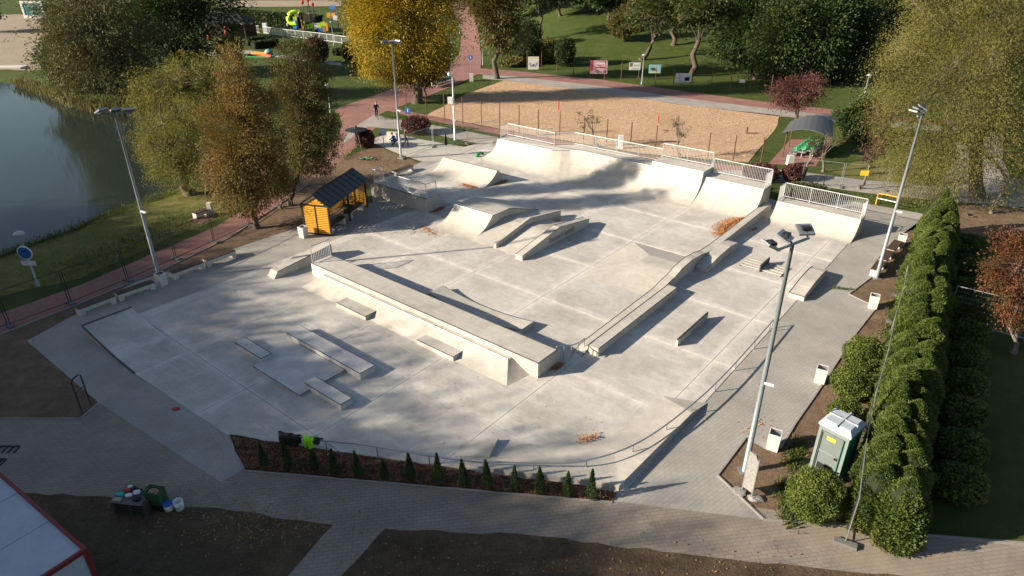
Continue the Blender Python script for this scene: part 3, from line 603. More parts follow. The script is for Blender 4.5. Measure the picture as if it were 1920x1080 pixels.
# ---------------------------------------------------------------- leaf litter
def leaves(n, spots, s, zf, flatness=.5):
    """n small leaf quads; spots give (x, y, z) arrays"""
    P = np.array(spots); a = rng.uniform(0, 2*np.pi, n); til = rng.normal(0, flatness, (n, 2)); L = s*rng.uniform(.6, 1.3, n)
    d1 = np.stack([np.cos(a), np.sin(a), til[:, 0]], 1)*L[:, None]*.5; d2 = np.stack([-np.sin(a), np.cos(a), til[:, 1]], 1)*L[:, None]*.32
    V = np.stack([P-d1, P+d2, P+d1, P-d2], 1).reshape(-1, 3); return V
def quadmesh(name, V, mat):
    n = len(V)//4; me = bpy.data.meshes.new(name); me.vertices.add(len(V)); me.vertices.foreach_set('co', V.astype(np.float32).ravel())
    me.loops.add(len(V)); me.loops.foreach_set('vertex_index', np.arange(len(V), dtype=np.int32)); me.polygons.add(n)
    me.polygons.foreach_set('loop_start', np.arange(0, len(V), 4, dtype=np.int32)); me.materials.append(mat); me.update(calc_edges=True); return me
LITTER = leafmat('fallen_leaves', ((.30, .10, .03), (.42, .17, .06), (.52, .26, .11), (.34, .13, .05)), .15, 3)
def pile(pxs, n, rad, lab, z=GZ, lift=.1, ls=.075):
    Q = [Vector(G(*p, z)) for p in pxs]; S = []
    for _ in range(n):
        i = random.randrange(max(1, len(Q)-1)); p = Q[i].lerp(Q[min(i+1, len(Q)-1)], random.random()); rr = abs(random.gauss(0, rad)); a = random.uniform(0, 6.28)
        rr = min(rr, rad*1.9); S.append((p.x+rr*math.cos(a), p.y+rr*math.sin(a), z+.015+max(0, lift*(1-rr/rad))*random.random()))
    V = leaves(n, S, ls, 0, .35); c = Q[0]; V -= np.array([c.x, c.y, z])
    o = bpy.data.objects.new('leaf_pile', quadmesh('leaf_pile', V, LITTER)); COL.objects.link(o); o.location = c; tag(o, lab, 'leaf pile', None, 'stuff')
pile([(1352, 440), (1358, 425), (1385, 412), (1415, 403)], 6500, .42, 'big drift of orange fallen leaves at the quarter pipe foot')
pile([(790, 424), (803, 432), (815, 440)], 420, .32, 'loose orange leaves scattered before the tall funbox', lift=.04)
pile([(868, 346), (892, 352)], 900, .25, 'orange leaf heap at the foot of the spine wedge')
pile([(928, 347), (950, 338)], 700, .2, 'orange leaves beside the end of the spine wedge')
pile([(812, 398), (830, 388)], 600, .22, 'orange leaves by the corner of the railed platform')
pile([(935, 425), (950, 412)], 420, .12, 'leaves caught along the side of the tall funbox', .15, .05); pile([(955, 409), (985, 402)], 420, .12, 'leaves caught along the funbox back slope', .3, .05)
pile([(1030, 418), (1050, 412)], 350, .14, 'leaves lying between the two hubba ledges', .3, .05); pile([(1035, 692), (1052, 683)], 420, .16, 'leaves under the curved rail at the platform end')
pile([(918, 460), (927, 456)], 160, .12, 'small patch of leaves at the hubba ledge end', lift=.04)
pile([(1085, 826), (1118, 818)], 160, .16, 'few leaves on the banked edge', .12, .03); pile([(1425, 785), (1400, 815)], 90, .3, 'dry leaves blown onto the paving by the light pole', .03, .02); pile([(1410, 432), (1418, 427)], 130, .12, 'leaves beside the wave wall', lift=.04)
sp = []
for _ in range(1700):
    k = random.random()*.72
    if k < .4: p = G(random.uniform(640, 1400), random.uniform(370, 500), GZ)
    elif k < .7: p = G(random.uniform(500, 1500), random.uniform(480, 860), GZ)
    else: p = G(random.uniform(200, 1600), random.uniform(880, 1070), .04)
    sp.append((p[0], p[1], p[2]+.02))
V = leaves(len(sp), sp, .055, 0, .3); o = bpy.data.objects.new('fallen_leaves', quadmesh('fallen_leaves', V, LITTER)); COL.objects.link(o); tag(o, 'stray autumn leaves strewn thinly over slab and paving', 'leaves', None, 'stuff')
sp = []
for _ in range(9000):
    k = random.random()
    p = G(random.gauss(470, 120), random.gauss(975, 30)) if k < .06 else (G(random.uniform(640, 1500), 1078-abs(random.gauss(0, 30))) if k < .08 else (G(random.uniform(560, 790), random.uniform(290, 440)) if k < .7 else GT(random.uniform(520, 1700), random.uniform(90, 330))))
    sp.append((p[0], p[1], p[2]+.05))
V = leaves(len(sp), sp, .075, 0, .3); o = bpy.data.objects.new('lawn_leaves', quadmesh('lawn_leaves', V, leafmat('dry_leaves', ((.16, .09, .03), (.30, .19, .06), (.40, .30, .10)), .15, 3))); COL.objects.link(o); tag(o, 'dry autumn leaves strewn over soil and lawns', 'leaves', None, 'stuff')
sp = []
for _ in range(14000):
    a, b = random.random(), random.random(); A, B = Vector(G(432, 818)).lerp(Vector(G(1156, 925)), a), Vector(G(462, 882)).lerp(Vector(G(1148, 940)), a); p = A.lerp(B, .04+.92*b); sp.append((p.x, p.y, .055+random.random()*.02))
V = leaves(len(sp), sp, .085, 0, .5); o = bpy.data.objects.new('bark_chips', quadmesh('bark_chips', V, leafmat('bark_chip', ((.05, .022, .012), (.10, .045, .022), (.19, .09, .045), (.3, .17, .09)), .0, 4))); COL.objects.link(o); tag(o, 'brown bark chips covering the shrub bed', 'mulch', None, 'stuff')
# ---------------------------------------------------------------- furniture of the park
def frame_dir(a, b): return math.atan2(b[1]-a[1], b[0]-a[0])
# floodlight masts
def mast(px, py, toppy, label, arm_rz, heads):
    b = G(px, py); h = hpx(b, toppy); t = thing('floodlight_mast', label, 'light pole', b, 0, 'floodlight masts round the skatepark')
    m = M().tube([b, (b[0], b[1], h*.5), (b[0], b[1], h)], [.11, .085, .06], 10); part(t, 'pole', m, GREYPOLE, True)
    part(t, 'base_plate', M().obox((b[0], b[1], 0), .42, .42, .05), STEEL)
    k, n = math.cos(arm_rz), math.sin(arm_rz); arm = M().tube([(b[0]-k*.85, b[1]-n*.85, h), (b[0]+k*.85, b[1]+n*.85, h)], .045, 6); part(t, 'cross_arm', arm, GREYPOLE)
    for s, rz in heads:
        c = Vector((b[0]+k*s, b[1]+n*s, h+.1)); f = Vector((math.cos(rz), math.sin(rz), 0)); sd = Vector((-f.y, f.x, 0)); dn = Vector((f.x*.45, f.y*.45, -.9)); up = dn.cross(sd)
        pm = M(); q = [c+sd*x*.26+up*y*.22+dn*z for z in (0, .07) for x, y in ((-1, -1), (1, -1), (1, 1), (-1, 1))]; q = [p+f*.25+Vector((0, 0, .12)) for p in q]
        pm.add(q, [(3, 2, 1, 0), (4, 5, 6, 7), (0, 1, 5, 4), (1, 2, 6, 5), (2, 3, 7, 6), (3, 0, 4, 7)])
        hd = part(t, 'floodlight', pm, STEEL)
        qg = [p+dn*.012 for p in q[4:]]; cc = sum(qg, Vector())/4; part(hd, 'glass', M().add([cc+(p-cc)*.86 for p in qg], [(0, 1, 2, 3)]), LAMPGLASS)
        part(hd, 'fin_block', M().obox(tuple(c+f*.24+Vector((0, 0, .115))), .2, .3, .09, rz), DARK)
        part(hd, 'bracket', M().tube([(c.x, c.y, h), tuple(c+f*.22+Vector((0, 0, .12)))], .03, 5), DARK)
    bz = h*.44; part(t, 'camera_box', M().tube([(b[0], b[1]-.05, bz), (b[0]+.3, b[1]-.16, bz-.05)], .06, 6), WHITE)
mast(300, 523, 212, 'floodlight mast behind a bench by the red path, near the pond', R(10), ((-.8, R(-20)), (0, R(-45)), (.8, R(-70))))
mast(752, 297, 82, 'floodlight mast on bare soil near the parked watering cans and shrubs', R(8), ((-.7, R(-60)), (.1, R(-90)), (.75, R(-120))))
mast(1643, 522, 213, 'floodlight mast beside the row of slatted benches', R(45), ((-.7, R(200)), (0, R(180)), (.75, R(160))))
mast(1396, 884, 458, 'floodlight mast in the soil patch beside the film-wrapped board', R(35), ((-.75, R(190)), (0, R(140)), (.8, R(95))))
# camera mast
b = G(853, 263); h = hpx(b, 137); t = thing('camera_mast', 'white surveillance mast with a cabinet beside the volleyball fence', 'pole', b)
part(t, 'pole', M().tube([b, (b[0], b[1], h)], [.1, .07], 10), WHITE, True); part(t, 'cabinet', M().obox((b[0]-.28, b[1]-.16, h*.56), .5, .34, .62), WHITE)
part(t, 'dome_camera', M().blob((b[0]-.3, b[1]-.1, h-.1), .16, .16, .17), WHITE, True); part(t, 'base_plate', M().obox(b, .4, .4, .05), STEEL)
part(t, 'clamp', M().obox((b[0], b[1], h*.3), .3, .24, .12), WHITE)
# park lamps
def lamp(px, py, ty, label, sign=False, mat=None):
    b = GT(px, py); h = hpx(b, ty); mat = mat or TOILROOF; t = thing('park_lamp', label, 'lamp post', b, 0, 'park lamp posts')
    part(t, 'pole', M().tube([b, (b[0], b[1], b[2]+h)], [.06, .045], 8), mat, True)
    part(t, 'lamp_head', M().lathe((b[0], b[1], b[2]+h-.06), [(.05, 0), (.26, .06), (.3, .12), (.22, .2), (.06, .24)], 12), TOILROOF, True)
    part(t, 'base', M().lathe(b, [(.11, 0), (.1, .3), (.06, .34)], 8), mat)
    if sign:
        z = b[2]+h*.62; f = M().lathe((0, 0, 0), [(.42, -.015), (.42, .015)], 20); f.v = [(b[0]+p[0], b[1]-.09+p[2], z+.16+p[1]) for p in f.v]; sg = part(t, 'round_sign', f, WHITE)
        g = M().lathe((0, 0, 0), [(.35, -.006), (.35, .006)], 20); g.v = [(b[0]+p[0], b[1]-.115+p[2], z+.16+p[1]) for p in g.v]; part(sg, 'blue_disc', g, BLUE)
        part(sg, 'boat_mark', M().add([(b[0]-.25, b[1]-.128, z+.2), (b[0], b[1]-.128, z+.32), (b[0]+.25, b[1]-.128, z+.2), (b[0], b[1]-.128, z+.24)], [(0, 3, 2, 1)]), BLACK)
        part(t, 'sign_plate', M().box(b[0]-.4, b[0]+.4, b[1]-.11, b[1]-.085, z-.62, z-.34), WHITE)
lamp(72, 537, 440, 'park lamp post with a round blue water sign on the pond bank', True)
for px, py, ty, lb in ((1203, 158, 104, 'pale green park lamp post standing among the banners'), (905, 122, 78, 'park lamp post on the lawn edge at the path crossing'), (848, 107, 80, 'park lamp post seen beside the yellow tree crown'), (626, 85, 42, 'park lamp post in front of the white playground fence'),
                      (1618, 190, 142, 'park lamp post on the far lawn beside the dark shrubs'), (862, 63, 25, 'park lamp post on the left of the path going uphill'), (620, 214, 160, 'park lamp post half hidden by the brown trees')): lamp(px, py, ty, lb)
# concrete bins
def binn(px, py, label, h=.78):
    b = G(px, py); t = thing('litter_bin', label, 'bin', b, AX+R(10), 'square concrete litter bins', (0, 0, 0))
    m = M(); s0, s1, wl = .21, .235, .04
    for a, sg in ((0, 1),):
        m.loft([[(-s0, -s0, 0), (s0, -s0, 0), (s0, s0, 0), (-s0, s0, 0)], [(-s1, -s1, h), (s1, -s1, h), (s1, s1, h), (-s1, s1, h)], [(-s1+wl, -s1+wl, h), (s1-wl, -s1+wl, h), (s1-wl, s1-wl, h), (-s1+wl, s1-wl, h)], [(-s1+wl, -s1+wl, h-.3), (s1-wl, -s1+wl, h-.3), (s1-wl, s1-wl, h-.3), (-s1+wl, s1-wl, h-.3)]], 0, True)
        m.add([(-s1+wl, -s1+wl, h-.3), (s1-wl, -s1+wl, h-.3), (s1-wl, s1-wl, h-.3), (-s1+wl, s1-wl, h-.3)], [(0, 1, 2, 3)])
    part(t, 'body', m, C_BIN); l = M(); q = s1-wl-.004
    l.loft([[(-q, -q, h-.28), (q, -q, h-.28), (q, q, h-.28), (-q, q, h-.28)], [(-q, -q, h-.02), (q, -q, h-.02), (q, q, h-.02), (-q, q, h-.02)]], 0, True); part(t, 'steel_liner', l, STEEL)
for px, py, lb in ((305, 535, 'concrete litter bin between two benches at the pond-side mast'), (570, 445, 'concrete litter bin at the end wall of the yellow shelter'), (1688, 460, 'concrete litter bin at the far end of the slatted benches'),
                  (1635, 577, 'concrete litter bin on the soil beyond the paving notch'), (1536, 716, 'concrete litter bin on the paving beside the clipped bushes'), (1448, 840, 'concrete litter bin next to the soil patch by the portable toilet')): binn(px, py, lb)
# benches: two concrete supports and timber slats
def bench(a, b, label, group, nsl=4, z0=.0, sup=2):
    A, B = Vector(G(*a)), Vector(G(*b)); L = (B-A).length; rz = math.atan2(B.y-A.y, B.x-A.x); t = thing('park_bench', label, 'bench', (*A.lerp(B, .5).xy, z0), rz, group, (0, 0, 0))
    for k in range(sup):
        x = -L/2+.14+(L-.28)*k/(sup-1); part(t, 'support', M().box(x-.14, x+.14, -.22, .22, 0, .42), C_BIN)
    part(t, 'front_beam', M().box(-L/2+.285, L/2-.285, -.2, -.1, .2, .418), C_BIN)
    wd = .5/nsl
    for k in range(nsl): part(t, 'slat', M().box(-L/2, L/2, -.25+wd*k+.008, -.25+wd*(k+1)-.008, .42, .47), BROWNWOOD)
    return t
gl = 'timber benches along the pond side'
bench((148, 592), (216, 566), 'timber bench on concrete supports at the open end of the pond-side row', gl); bench((222, 564), (290, 540), 'timber bench beside the litter bin, on the side of the bank with the dark rim', gl)
bench((324, 524), (382, 502), 'timber bench beside the pond-side mast, on the shelter side', gl); bench((386, 500), (440, 480), 'timber bench of the pond-side row closest to the yellow shelter', gl)
gr = 'slatted benches joined in a row'
bench((1637, 519), (1650, 501), 'slatted bench in the row, at the light mast end', gr); bench((1651, 499), (1665, 482), 'slatted bench in the middle of the row of three', gr); bench((1666, 480), (1681, 463), 'slatted bench in the row next to its litter bin', gr)
bench((740, 331), (772, 319), 'timber bench on soil behind the railed platform, fully visible', 'benches behind the railed platform'); bench((706, 346), (736, 334), 'timber bench half hidden behind the platform railing', 'benches behind the railed platform')
bench((366, 411), (391, 402), 'small timber bench on a paved spot by the red path', None); single('bench_paving', M().prism([G(352, 414)[:2], G(378, 420)[:2], G(412, 404)[:2], G(385, 398)[:2]], 0, .025), REDP, 'small red paved square under the pond bench', 'paving', G(380, 410), off=G(380, 410))
single('litter_post', M().obox(G(396, 402), .3, .3, .9), C_BIN, 'squat concrete post bin beside the small pond bench', 'bin', G(396, 402))
# temporary mesh fence
FOOT = simple('recycled_foot', (.16, .155, .15), (.1, .1, .095), 8, .85)
def fence(pts, label, group, h=2.0, z=0., feet=True, post=STEEL, foot=None):
    for i, (a, b) in enumerate(zip(pts[:-1], pts[1:])):
        A, B = Vector((a[0], a[1], z)), Vector((b[0], b[1], z)); c = A.lerp(B, .5); t = thing('mesh_fence_panel', label, 'fence', tuple(c), 0, group); up = Vector((0, 0, h)); g = (B-A).normalized()*.06
        p, q = A+g, B-g; lo = Vector((0, 0, .14)); f = M().tube([p+lo*.3, p+up], .021, 6); f.tube([q+lo*.3, q+up], .021, 6); f.tube([p+up, q+up], .018, 6); f.tube([p+lo, q+lo], .018, 6); part(t, 'frame', f, post)
        n = int((q-p).length/.12); wm = M()
        for k in range(1, n): r = p.lerp(q, k/n); wm.tube([r+lo, r+up], .0032, 3)
        for k in range(1, 7): wm.tube([p+lo+(up-lo)*k/7, q+lo+(up-lo)*k/7], .0032, 3)
        part(t, 'wire_mesh', wm, post, kind='stuff')
        if feet:
            rz = math.atan2(B.y-A.y, B.x-A.x)
            for e in ((A,) if i < len(pts)-2 else (A, B)):
                ft = part(t, 'concrete_foot', M().obox((e.x, e.y, z), .24, .7, .13, rz), foot or FOOT)
gf = 'mesh fence panels beside the red pond path'
fence([G(-75, 640), G(18, 612), G(133, 570), G(240, 527), G(330, 487), G(402, 455), G(468, 424), G(524, 388)], 'temporary wire mesh fence panel along the red pond path', gf, post=DARK)
ht = lambda tt, n: (tt*.536+n*.844, tt*.844-n*.536)
fence([ht(18.9, .88)]+[ht(18.9+3.35*k, .62+.06*(k % 2)) for k in range(1, 7)], 'temporary wire mesh fence panel pressed against the tall hedge', 'mesh fence panels along the hedge')
fence([G(1500, 343), G(1575, 352), G(1660, 358), G(1752, 375), G(1845, 384), G(1940, 398)], 'temporary wire mesh fence panel across the path behind the quarter pipes', 'mesh fence panels behind the quarter pipes')
fence([G(752, 298), G(812, 276), G(877, 271), G(940, 262)], 'temporary wire mesh fence panel on the pale concrete apron', 'mesh fence panels on the apron')
fence([ht(37.5, 2.9), ht(37.2, 6.4)], 'temporary wire mesh fence panel between hedge and red-leaved tree', 'mesh fence panel past the hedge')
b = G(1612, 357); single('warning_sign', M().obox((b[0], b[1]-.1, 1.25), .62, .02, .4, R(-8)), SIGNY, 'yellow warning sign hanging on the mesh fence', 'sign', (b[0], b[1]-.1, 0))
# yellow slatted shelter
S0, S1, S3 = Vector(G(575, 441)), Vector(G(620, 440)), Vector(G(640, 372)); rz = R(67); dl, dw = 5.6, 2.0
t = thing('slatted_shelter', 'gabled bench shelter with yellow slatted end walls and dark sheet roof', 'shelter', (*(S0+S1).xy/2, .0), R(-14), None, (0, 0, 0))
HW, HE, HR = .95, 2.05, 2.75
for x in (-HW, HW):
    for y in (0, dl/2, dl):
        if not (x < 0 and y == dl/2): part(t, 'post', M().box(x-.05, x+.05, y-.05, y+.05, 0, HE), DARK)
for y in (0, dl):
    part(t, 'mullion', M().box(-.035, .035, y-.04, y+.04, .06, 2.05), DARK); part(t, 'gable_beam', M().box(-HW, HW, y-.035, y+.035, 2.05, 2.13), DARK); part(t, 'sill_beam', M().box(-HW, HW, y-.035, y+.035, .02, .1), DARK)
    for k in range(15):
        z = .14+k*.128
        for a, b in ((-HW+.06, -.045), (.045, HW-.06)): part(t, 'slat', M().box(a, b, y-.018, y+.018, z, z+.085), YELLOW)
    for k in range(4):
        z = 2.16+k*.135; x = (HW-.08)*(HR-z-.12)/(HR-2.13)
        if x > .1: part(t, 'slat', M().box(-x, x, y-.018, y+.018, z, z+.085), YELLOW)
    for s in (-1, 1): part(t, 'rafter', M().add([(s*(HW+.12), y-.06, HE-.02), (0, y-.06, HR), (0, y-.06, HR+.1), (s*(HW+.12), y-.06, HE+.08), (s*(HW+.12), y+.06, HE-.02), (0, y+.06, HR), (0, y+.06, HR+.1), (s*(HW+.12), y+.06, HE+.08)], [(0, 1, 2, 3), (7, 6, 5, 4), (0, 4, 5, 1), (1, 5, 6, 2), (2, 6, 7, 3), (3, 7, 4, 0)]), DARK)
for s in (-1, 1):
    for k in range(9):
        y0 = -.2+k*(dl+.4)/9; y1 = y0+(dl+.4)/9-.03
        rp_ = part(t, 'roof_sheet', M().add([(s*(HW+.22), y0, HE+.04), (0, y0, HR+.13), (0, y1, HR+.13), (s*(HW+.22), y1, HE+.04), (s*(HW+.22), y0, HE+.0), (0, y0, HR+.09), (0, y1, HR+.09), (s*(HW+.22), y1, HE+.0)], [(0, 1, 2, 3), (7, 6, 5, 4), (0, 4, 5, 1), (2, 6, 7, 3), (3, 7, 4, 0)]), ROOFM)
        part(rp_, 'seam', M().tube([(s*(HW+.22), y1+.015, HE+.05), (0, y1+.015, HR+.15)], .022, 4), DARK)
part(t, 'ridge_cap', M().box(-.06, .06, -.2, dl+.2, HR+.12, HR+.16), DARK)
for k in range(14): part(t, 'slat', M().box(-HW-.015, -HW+.015, .06, dl-.06, .2+k*.13, .285+k*.13), YELLOW)
sh_loc, sh_rz = Vector(t.location), R(-14)
def in_shelter(x, y): return (sh_loc.x+x*math.cos(sh_rz)-y*math.sin(sh_rz), sh_loc.y+x*math.sin(sh_rz)+y*math.cos(sh_rz), 0)
for y, lb in ((1.3, 'dark timber bench inside the shelter, nearer the litter bin'), (4.2, 'dark timber bench inside the shelter, at its far end')):
    t = thing('shelter_bench', lb, 'bench', in_shelter(.55, y), sh_rz, 'benches inside the shelter', (0, 0, 0))
    for x in (-.9, .9): part(t, 'support', M().box(-.28, .3, x-.12, x+.12, 0, .42), C_BIN)
    for k in range(4): part(t, 'slat', M().box(-.26+.135*k, -.26+.135*k+.12, -1.15, 1.15, .42, .47), BROWNWOOD)
# portable toilet
b0, b1 = Vector(G(1567, 908)), Vector(G(1517, 880)); rz = math.atan2(b0.y-b1.y, b0.x-b1.x); c = b0.lerp(b1, .5)
t = thing('portable_toilet', 'green and grey portable toilet between round bush and hedge', 'portable toilet', tuple(c), rz, None, (0, 0, 0)); w_, d_, hh = 1.12, 1.12, 2.12
part(t, 'base', M().box(-w_/2, w_/2, 0, d_, 0, .12), TOILGREY)
part(t, 'cabin', M().box(-w_/2+.03, w_/2-.03, .03, d_-.03, .12, hh), TOILG)
for x in (-w_/2+.02, w_/2-.12): part(t, 'corner_post', M().box(x, x+.1, -.012, .03, .12, hh), TOILGREY)
part(t, 'header', M().box(-w_/2+.12, w_/2-.12, -.008, .03, 1.95, hh), TOILGREY)
dr = part(t, 'door', M().box(-.4, .38, -.03, .028, .2, 1.94), simple('toilet_door', (.145, .175, .165), (.12, .147, .138), 4, .5))
part(dr, 'door_rib', M().box(-.36, .3, -.045, -.03, 1.08, 1.13), TOILGREY); part(dr, 'latch', M().box(.22, .34, -.05, -.03, .98, 1.08), BLACK); part(dr, 'lower_panel', M().box(-.3, .28, -.04, -.03, .3, .58), DARK)
part(dr, 'hinge_rail', M().box(-.385, -.35, -.045, -.03, .25, 1.9), DARK); part(dr, 'yellow_sticker', M().box(-.18, .12, -.036, -.03, 1.66, 1.8), SIGNY)
rows = [[(-w_/2-.03, -.05, hh), (w_/2+.03, -.05, hh), (w_/2+.03, d_+.05, hh), (-w_/2-.03, d_+.05, hh)], [(-w_/2-.03, -.05, hh+.1), (w_/2+.03, -.05, hh+.1), (w_/2+.03, d_+.05, hh+.1), (-w_/2-.03, d_+.05, hh+.1)], [(-w_/2+.12, .12, hh+.24), (w_/2-.12, .12, hh+.24), (w_/2-.12, d_-.12, hh+.24), (-w_/2+.12, d_-.12, hh+.24)]]
rm = M().loft(rows, 0, True); rm.add(rows[2], [(0, 1, 2, 3)]); rf = part(t, 'roof', rm, TOILROOF)
part(rf, 'roof_rib', M().box(-.03, .03, .0, d_, hh+.2, hh+.27), TOILROOF); part(rf, 'roof_rib', M().box(-w_/2+.05, w_/2-.05, d_/2-.03, d_/2+.03, hh+.2, hh+.272), TOILROOF)
part(rf, 'vent_pipe', M().tube([(-.42, .95, hh+.1), (-.42, .95, hh+.42)], .04, 8), DARK)
# film-wrapped board
a, b = Vector(G(1391, 921)), Vector(G(1409, 934)); d = (b-a); t = thing('wrapped_board', 'information board wrapped in clear film on two legs in the soil', 'sign', tuple(a.lerp(b, .5)), 0)
for p in (a, b): part(t, 'leg', M().tube([tuple(p), (p.x, p.y, 1.75)], .035, 8), STEEL)
n = Vector((d.y, -d.x, 0)).normalized()*.03; fm = M(); cs = [(0, .25), (1, .25), (1, 1.62), (.62, 1.86), (0, 1.86)]
fm.add([tuple(a+d*x+n+Vector((0, 0, z))) for x, z in cs]+[tuple(a+d*x-n+Vector((0, 0, z))) for x, z in cs], [(0, 1, 2, 3, 4), (9, 8, 7, 6, 5)]+[(i, 5+i, 5+(i+1) % 5, (i+1) % 5) for i in range(5)]); part(t, 'film_wrapped_panel', fm, FOIL)
for p in (a+Vector((-.1, -.05, 0)), b+Vector((.1, -.05, 0))): part(t, 'loose_film', M().blob((p.x, p.y, .05), .3, .22, .07, 8, 4, .35), FOIL)
# exercise bars
def hoop(pxs, top, label, mat, mid=None, r=.03, name='bar_frame'):
    A, B = Vector(G(*pxs[0])), Vector(G(*pxs[1])); h = hpx(A, top); t = thing(name, label, 'exercise bar', tuple(A.lerp(B, .5))); up = Vector((0, 0, h)); k = (B-A).normalized()*.1
    part(t, 'hoop', M().tube([A, A+up*.93, A+up+k, B+up-k, B+up*.93, B], r, 8), mat, True)
    if mid: part(t, 'cross_bar', M().tube([A+up*mid, B+up*mid], r*.8, 8), WHITE if mat is ORANGE else mat)
hoop([(155, 775), (171, 760)], 714, 'tall black step bar frame on the dark soil corner', DARK, .62)
hoop([(1642, 383), (1682, 392)], 362, 'orange tubular hurdle bar on the far paving', ORANGE, .55, .045, 'hurdle_bar'); hoop([(1531, 350), (1543, 350)], 332, 'low black hoop on the grass behind the corner railing', DARK, None, .04, 'black_hoop')
for k, (p, q) in enumerate((((-30, 838), (38, 838)), ((-30, 862), (12, 862)))):
    A, B = G(*p), G(*q); t = thing('floor_grate', 'dark steel grate lying on the paving beside the container, '+('the wider one' if k == 0 else 'the shorter one'), 'grate', A)
    for j in range(7): s = j/6; x = A[0]+(B[0]-A[0])*s; part(t, 'grate_bar', M().box(x-.02, x+.02, A[1]-.38, A[1], .02, .06), DARK)
    part(t, 'grate_rim', M().box(A[0], B[0], A[1]-.02, A[1]+.02, .02, .07), DARK)
# site container at the bottom left
tl = Vector(G(0, 884, 2.55)); tr = Vector(G(163, 1028, 2.55)); rz = math.atan2(tr.y-tl.y, tr.x-tl.x); tl = tr-(tr-tl).normalized()*6.06
t = thing('site_container', 'white site container with a red frame, seen from above', 'container', (tr.x, tr.y, 0), rz, None, (0, 0, 0)); CW, CL, CH = 2.44, 6.06, 2.55
WCON = simple('container_white', (.42, .46, .50), (.33, .37, .41), 2.2, .5); REDC = flat('container_red', (.2, .018, .018))
part(t, 'roof', M().box(-CL+.1, -.1, -CW+.1, -.1, CH-.14, CH-.05), WCON)
for x in (-2.0, -4.0): part(t, 'roof_seam', M().box(x-.02, x+.02, -CW+.1, -.1, CH-.05, CH-.035), STEEL)
part(t, 'side_wall', M().box(-CL+.1, -.1, -CW+.04, -CW+.1, .15, CH-.15), WCON); part(t, 'side_wall', M().box(-CL+.1, -.1, -.1, -.04, .15, CH-.15), WCON); part(t, 'end_wall', M().box(-.1, -.04, -CW+.1, -.1, .15, CH-.15), WCON); part(t, 'end_wall', M().box(-CL+.04, -CL+.1, -CW+.1, -.1, .15, CH-.15), WCON)
for y in (-CW, -.1): part(t, 'top_rail', M().box(-CL, 0, y, y+.1, CH-.13, CH), REDC); part(t, 'bottom_rail', M().box(-CL, 0, y, y+.1, 0, .15), REDC)
for x in (-CL, -.1): part(t, 'end_rail', M().box(x, x+.1, -CW+.1, -.1, CH-.13, CH-.003), REDC); part(t, 'floor_rail', M().box(x, x+.1, -CW+.1, -.1, 0, .147), REDC)
for x in (-CL, -.12):
    for y in (-CW, -.12): part(t, 'corner_post', M().box(x-.004, x+.124, y-.004, y+.124, 0, CH+.012), REDC)
part(t, 'hatch_handle', M().tube([(-3.4, -1.6, CH-.05), (-3.4, -1.6, CH+.1), (-3.2, -1.3, CH+.02)], .02, 5), BLACK); part(t, 'door_panel', M().box(-.04, -.02, -CW+.5, -CW+1.4, .2, 2.2), STEEL)
# pallet table with odds and ends, crates, buckets
c = Vector(G(260, 950)); rz = R(-8); t = thing('pallet_stack', 'low stack of dark wooden pallets used as a table', 'pallet', tuple(c), rz, None, (0, 0, 0)); DW = simple('old_wood', (.085, .075, .062), (.045, .04, .034), 4, .9, .3, vec=(1, 6, 6))
for lev in range(4):
    z = lev*.14
    for k in range(5): part(t, 'deck_board', M().box(-.62, .62, -.42+k*.178, -.42+k*.178+.13, z+.1, z+.125), DW)
    for x in (-.58, 0, .5): part(t, 'stringer', M().box(x, x+.09, -.42, .42, z, z+.1), DW)
part(t, 'table_sheet', M().box(-.66, .5, -.45, .46, .545, .56), simple('plywood', (.16, .15, .135), (.12, .11, .1), 5, .8))
def on(x, y, z): return (c.x+x*math.cos(rz)-y*math.sin(rz), c.y+x*math.sin(rz)+y*math.cos(rz), z)
junk = [('plastic_bag', 'crumpled white plastic bag on the pallet table edge', 'bag', (-.12, -.1), .13, WHITE), ('plastic_bag', 'white bag bundled near the middle of the pallet table', 'bag', (.06, .06), .14, WHITE), ('plastic_bag', 'small pale bag at the back of the pallet table', 'bag', (-.36, .3), .1, WHITE), ('plastic_bag', 'pale bag lying against the green crate', 'bag', (.3, .24), .1, WHITE),
        ('work_glove', 'dark work gloves in a heap on the pallet table', 'gloves', (-.15, .2), .15, BLACK), ('work_jacket', 'dark red work cloth on the pallet table', 'cloth', (-.32, .12), .14, RED), ('tool_bag', 'black tool bag at the front of the pallet table', 'bag', (.24, -.22), .16, BLACK), ('rag', 'brown and pink rag behind the bags', 'cloth', (.1, .3), .12, flat('pinkish_rag', (.35, .16, .13)))]
for nm, lb, ct, (x, y), r, mt in junk:
    p = on(x, y, .56); single(nm, M().blob((p[0], p[1], p[2]+r*.42), r, r*.75, r*.45, 9, 6, .22), mt, lb, ct, p)
p = on(-.45, -.12, .56); single('box', M().obox(p, .26, .16, .1, rz), flat('box_teal', (.02, .35, .38)), 'small teal box on the pallet table', 'box', p); p = on(-.4, -.33, .56); single('box', M().obox(p, .26, .16, .08, rz), flat('box_tan', (.38, .29, .2)), 'small cardboard box at the pallet table corner', 'box', p)
c2 = Vector(G(298, 950)); DG = flat('crate_green', (.025, .09, .03))
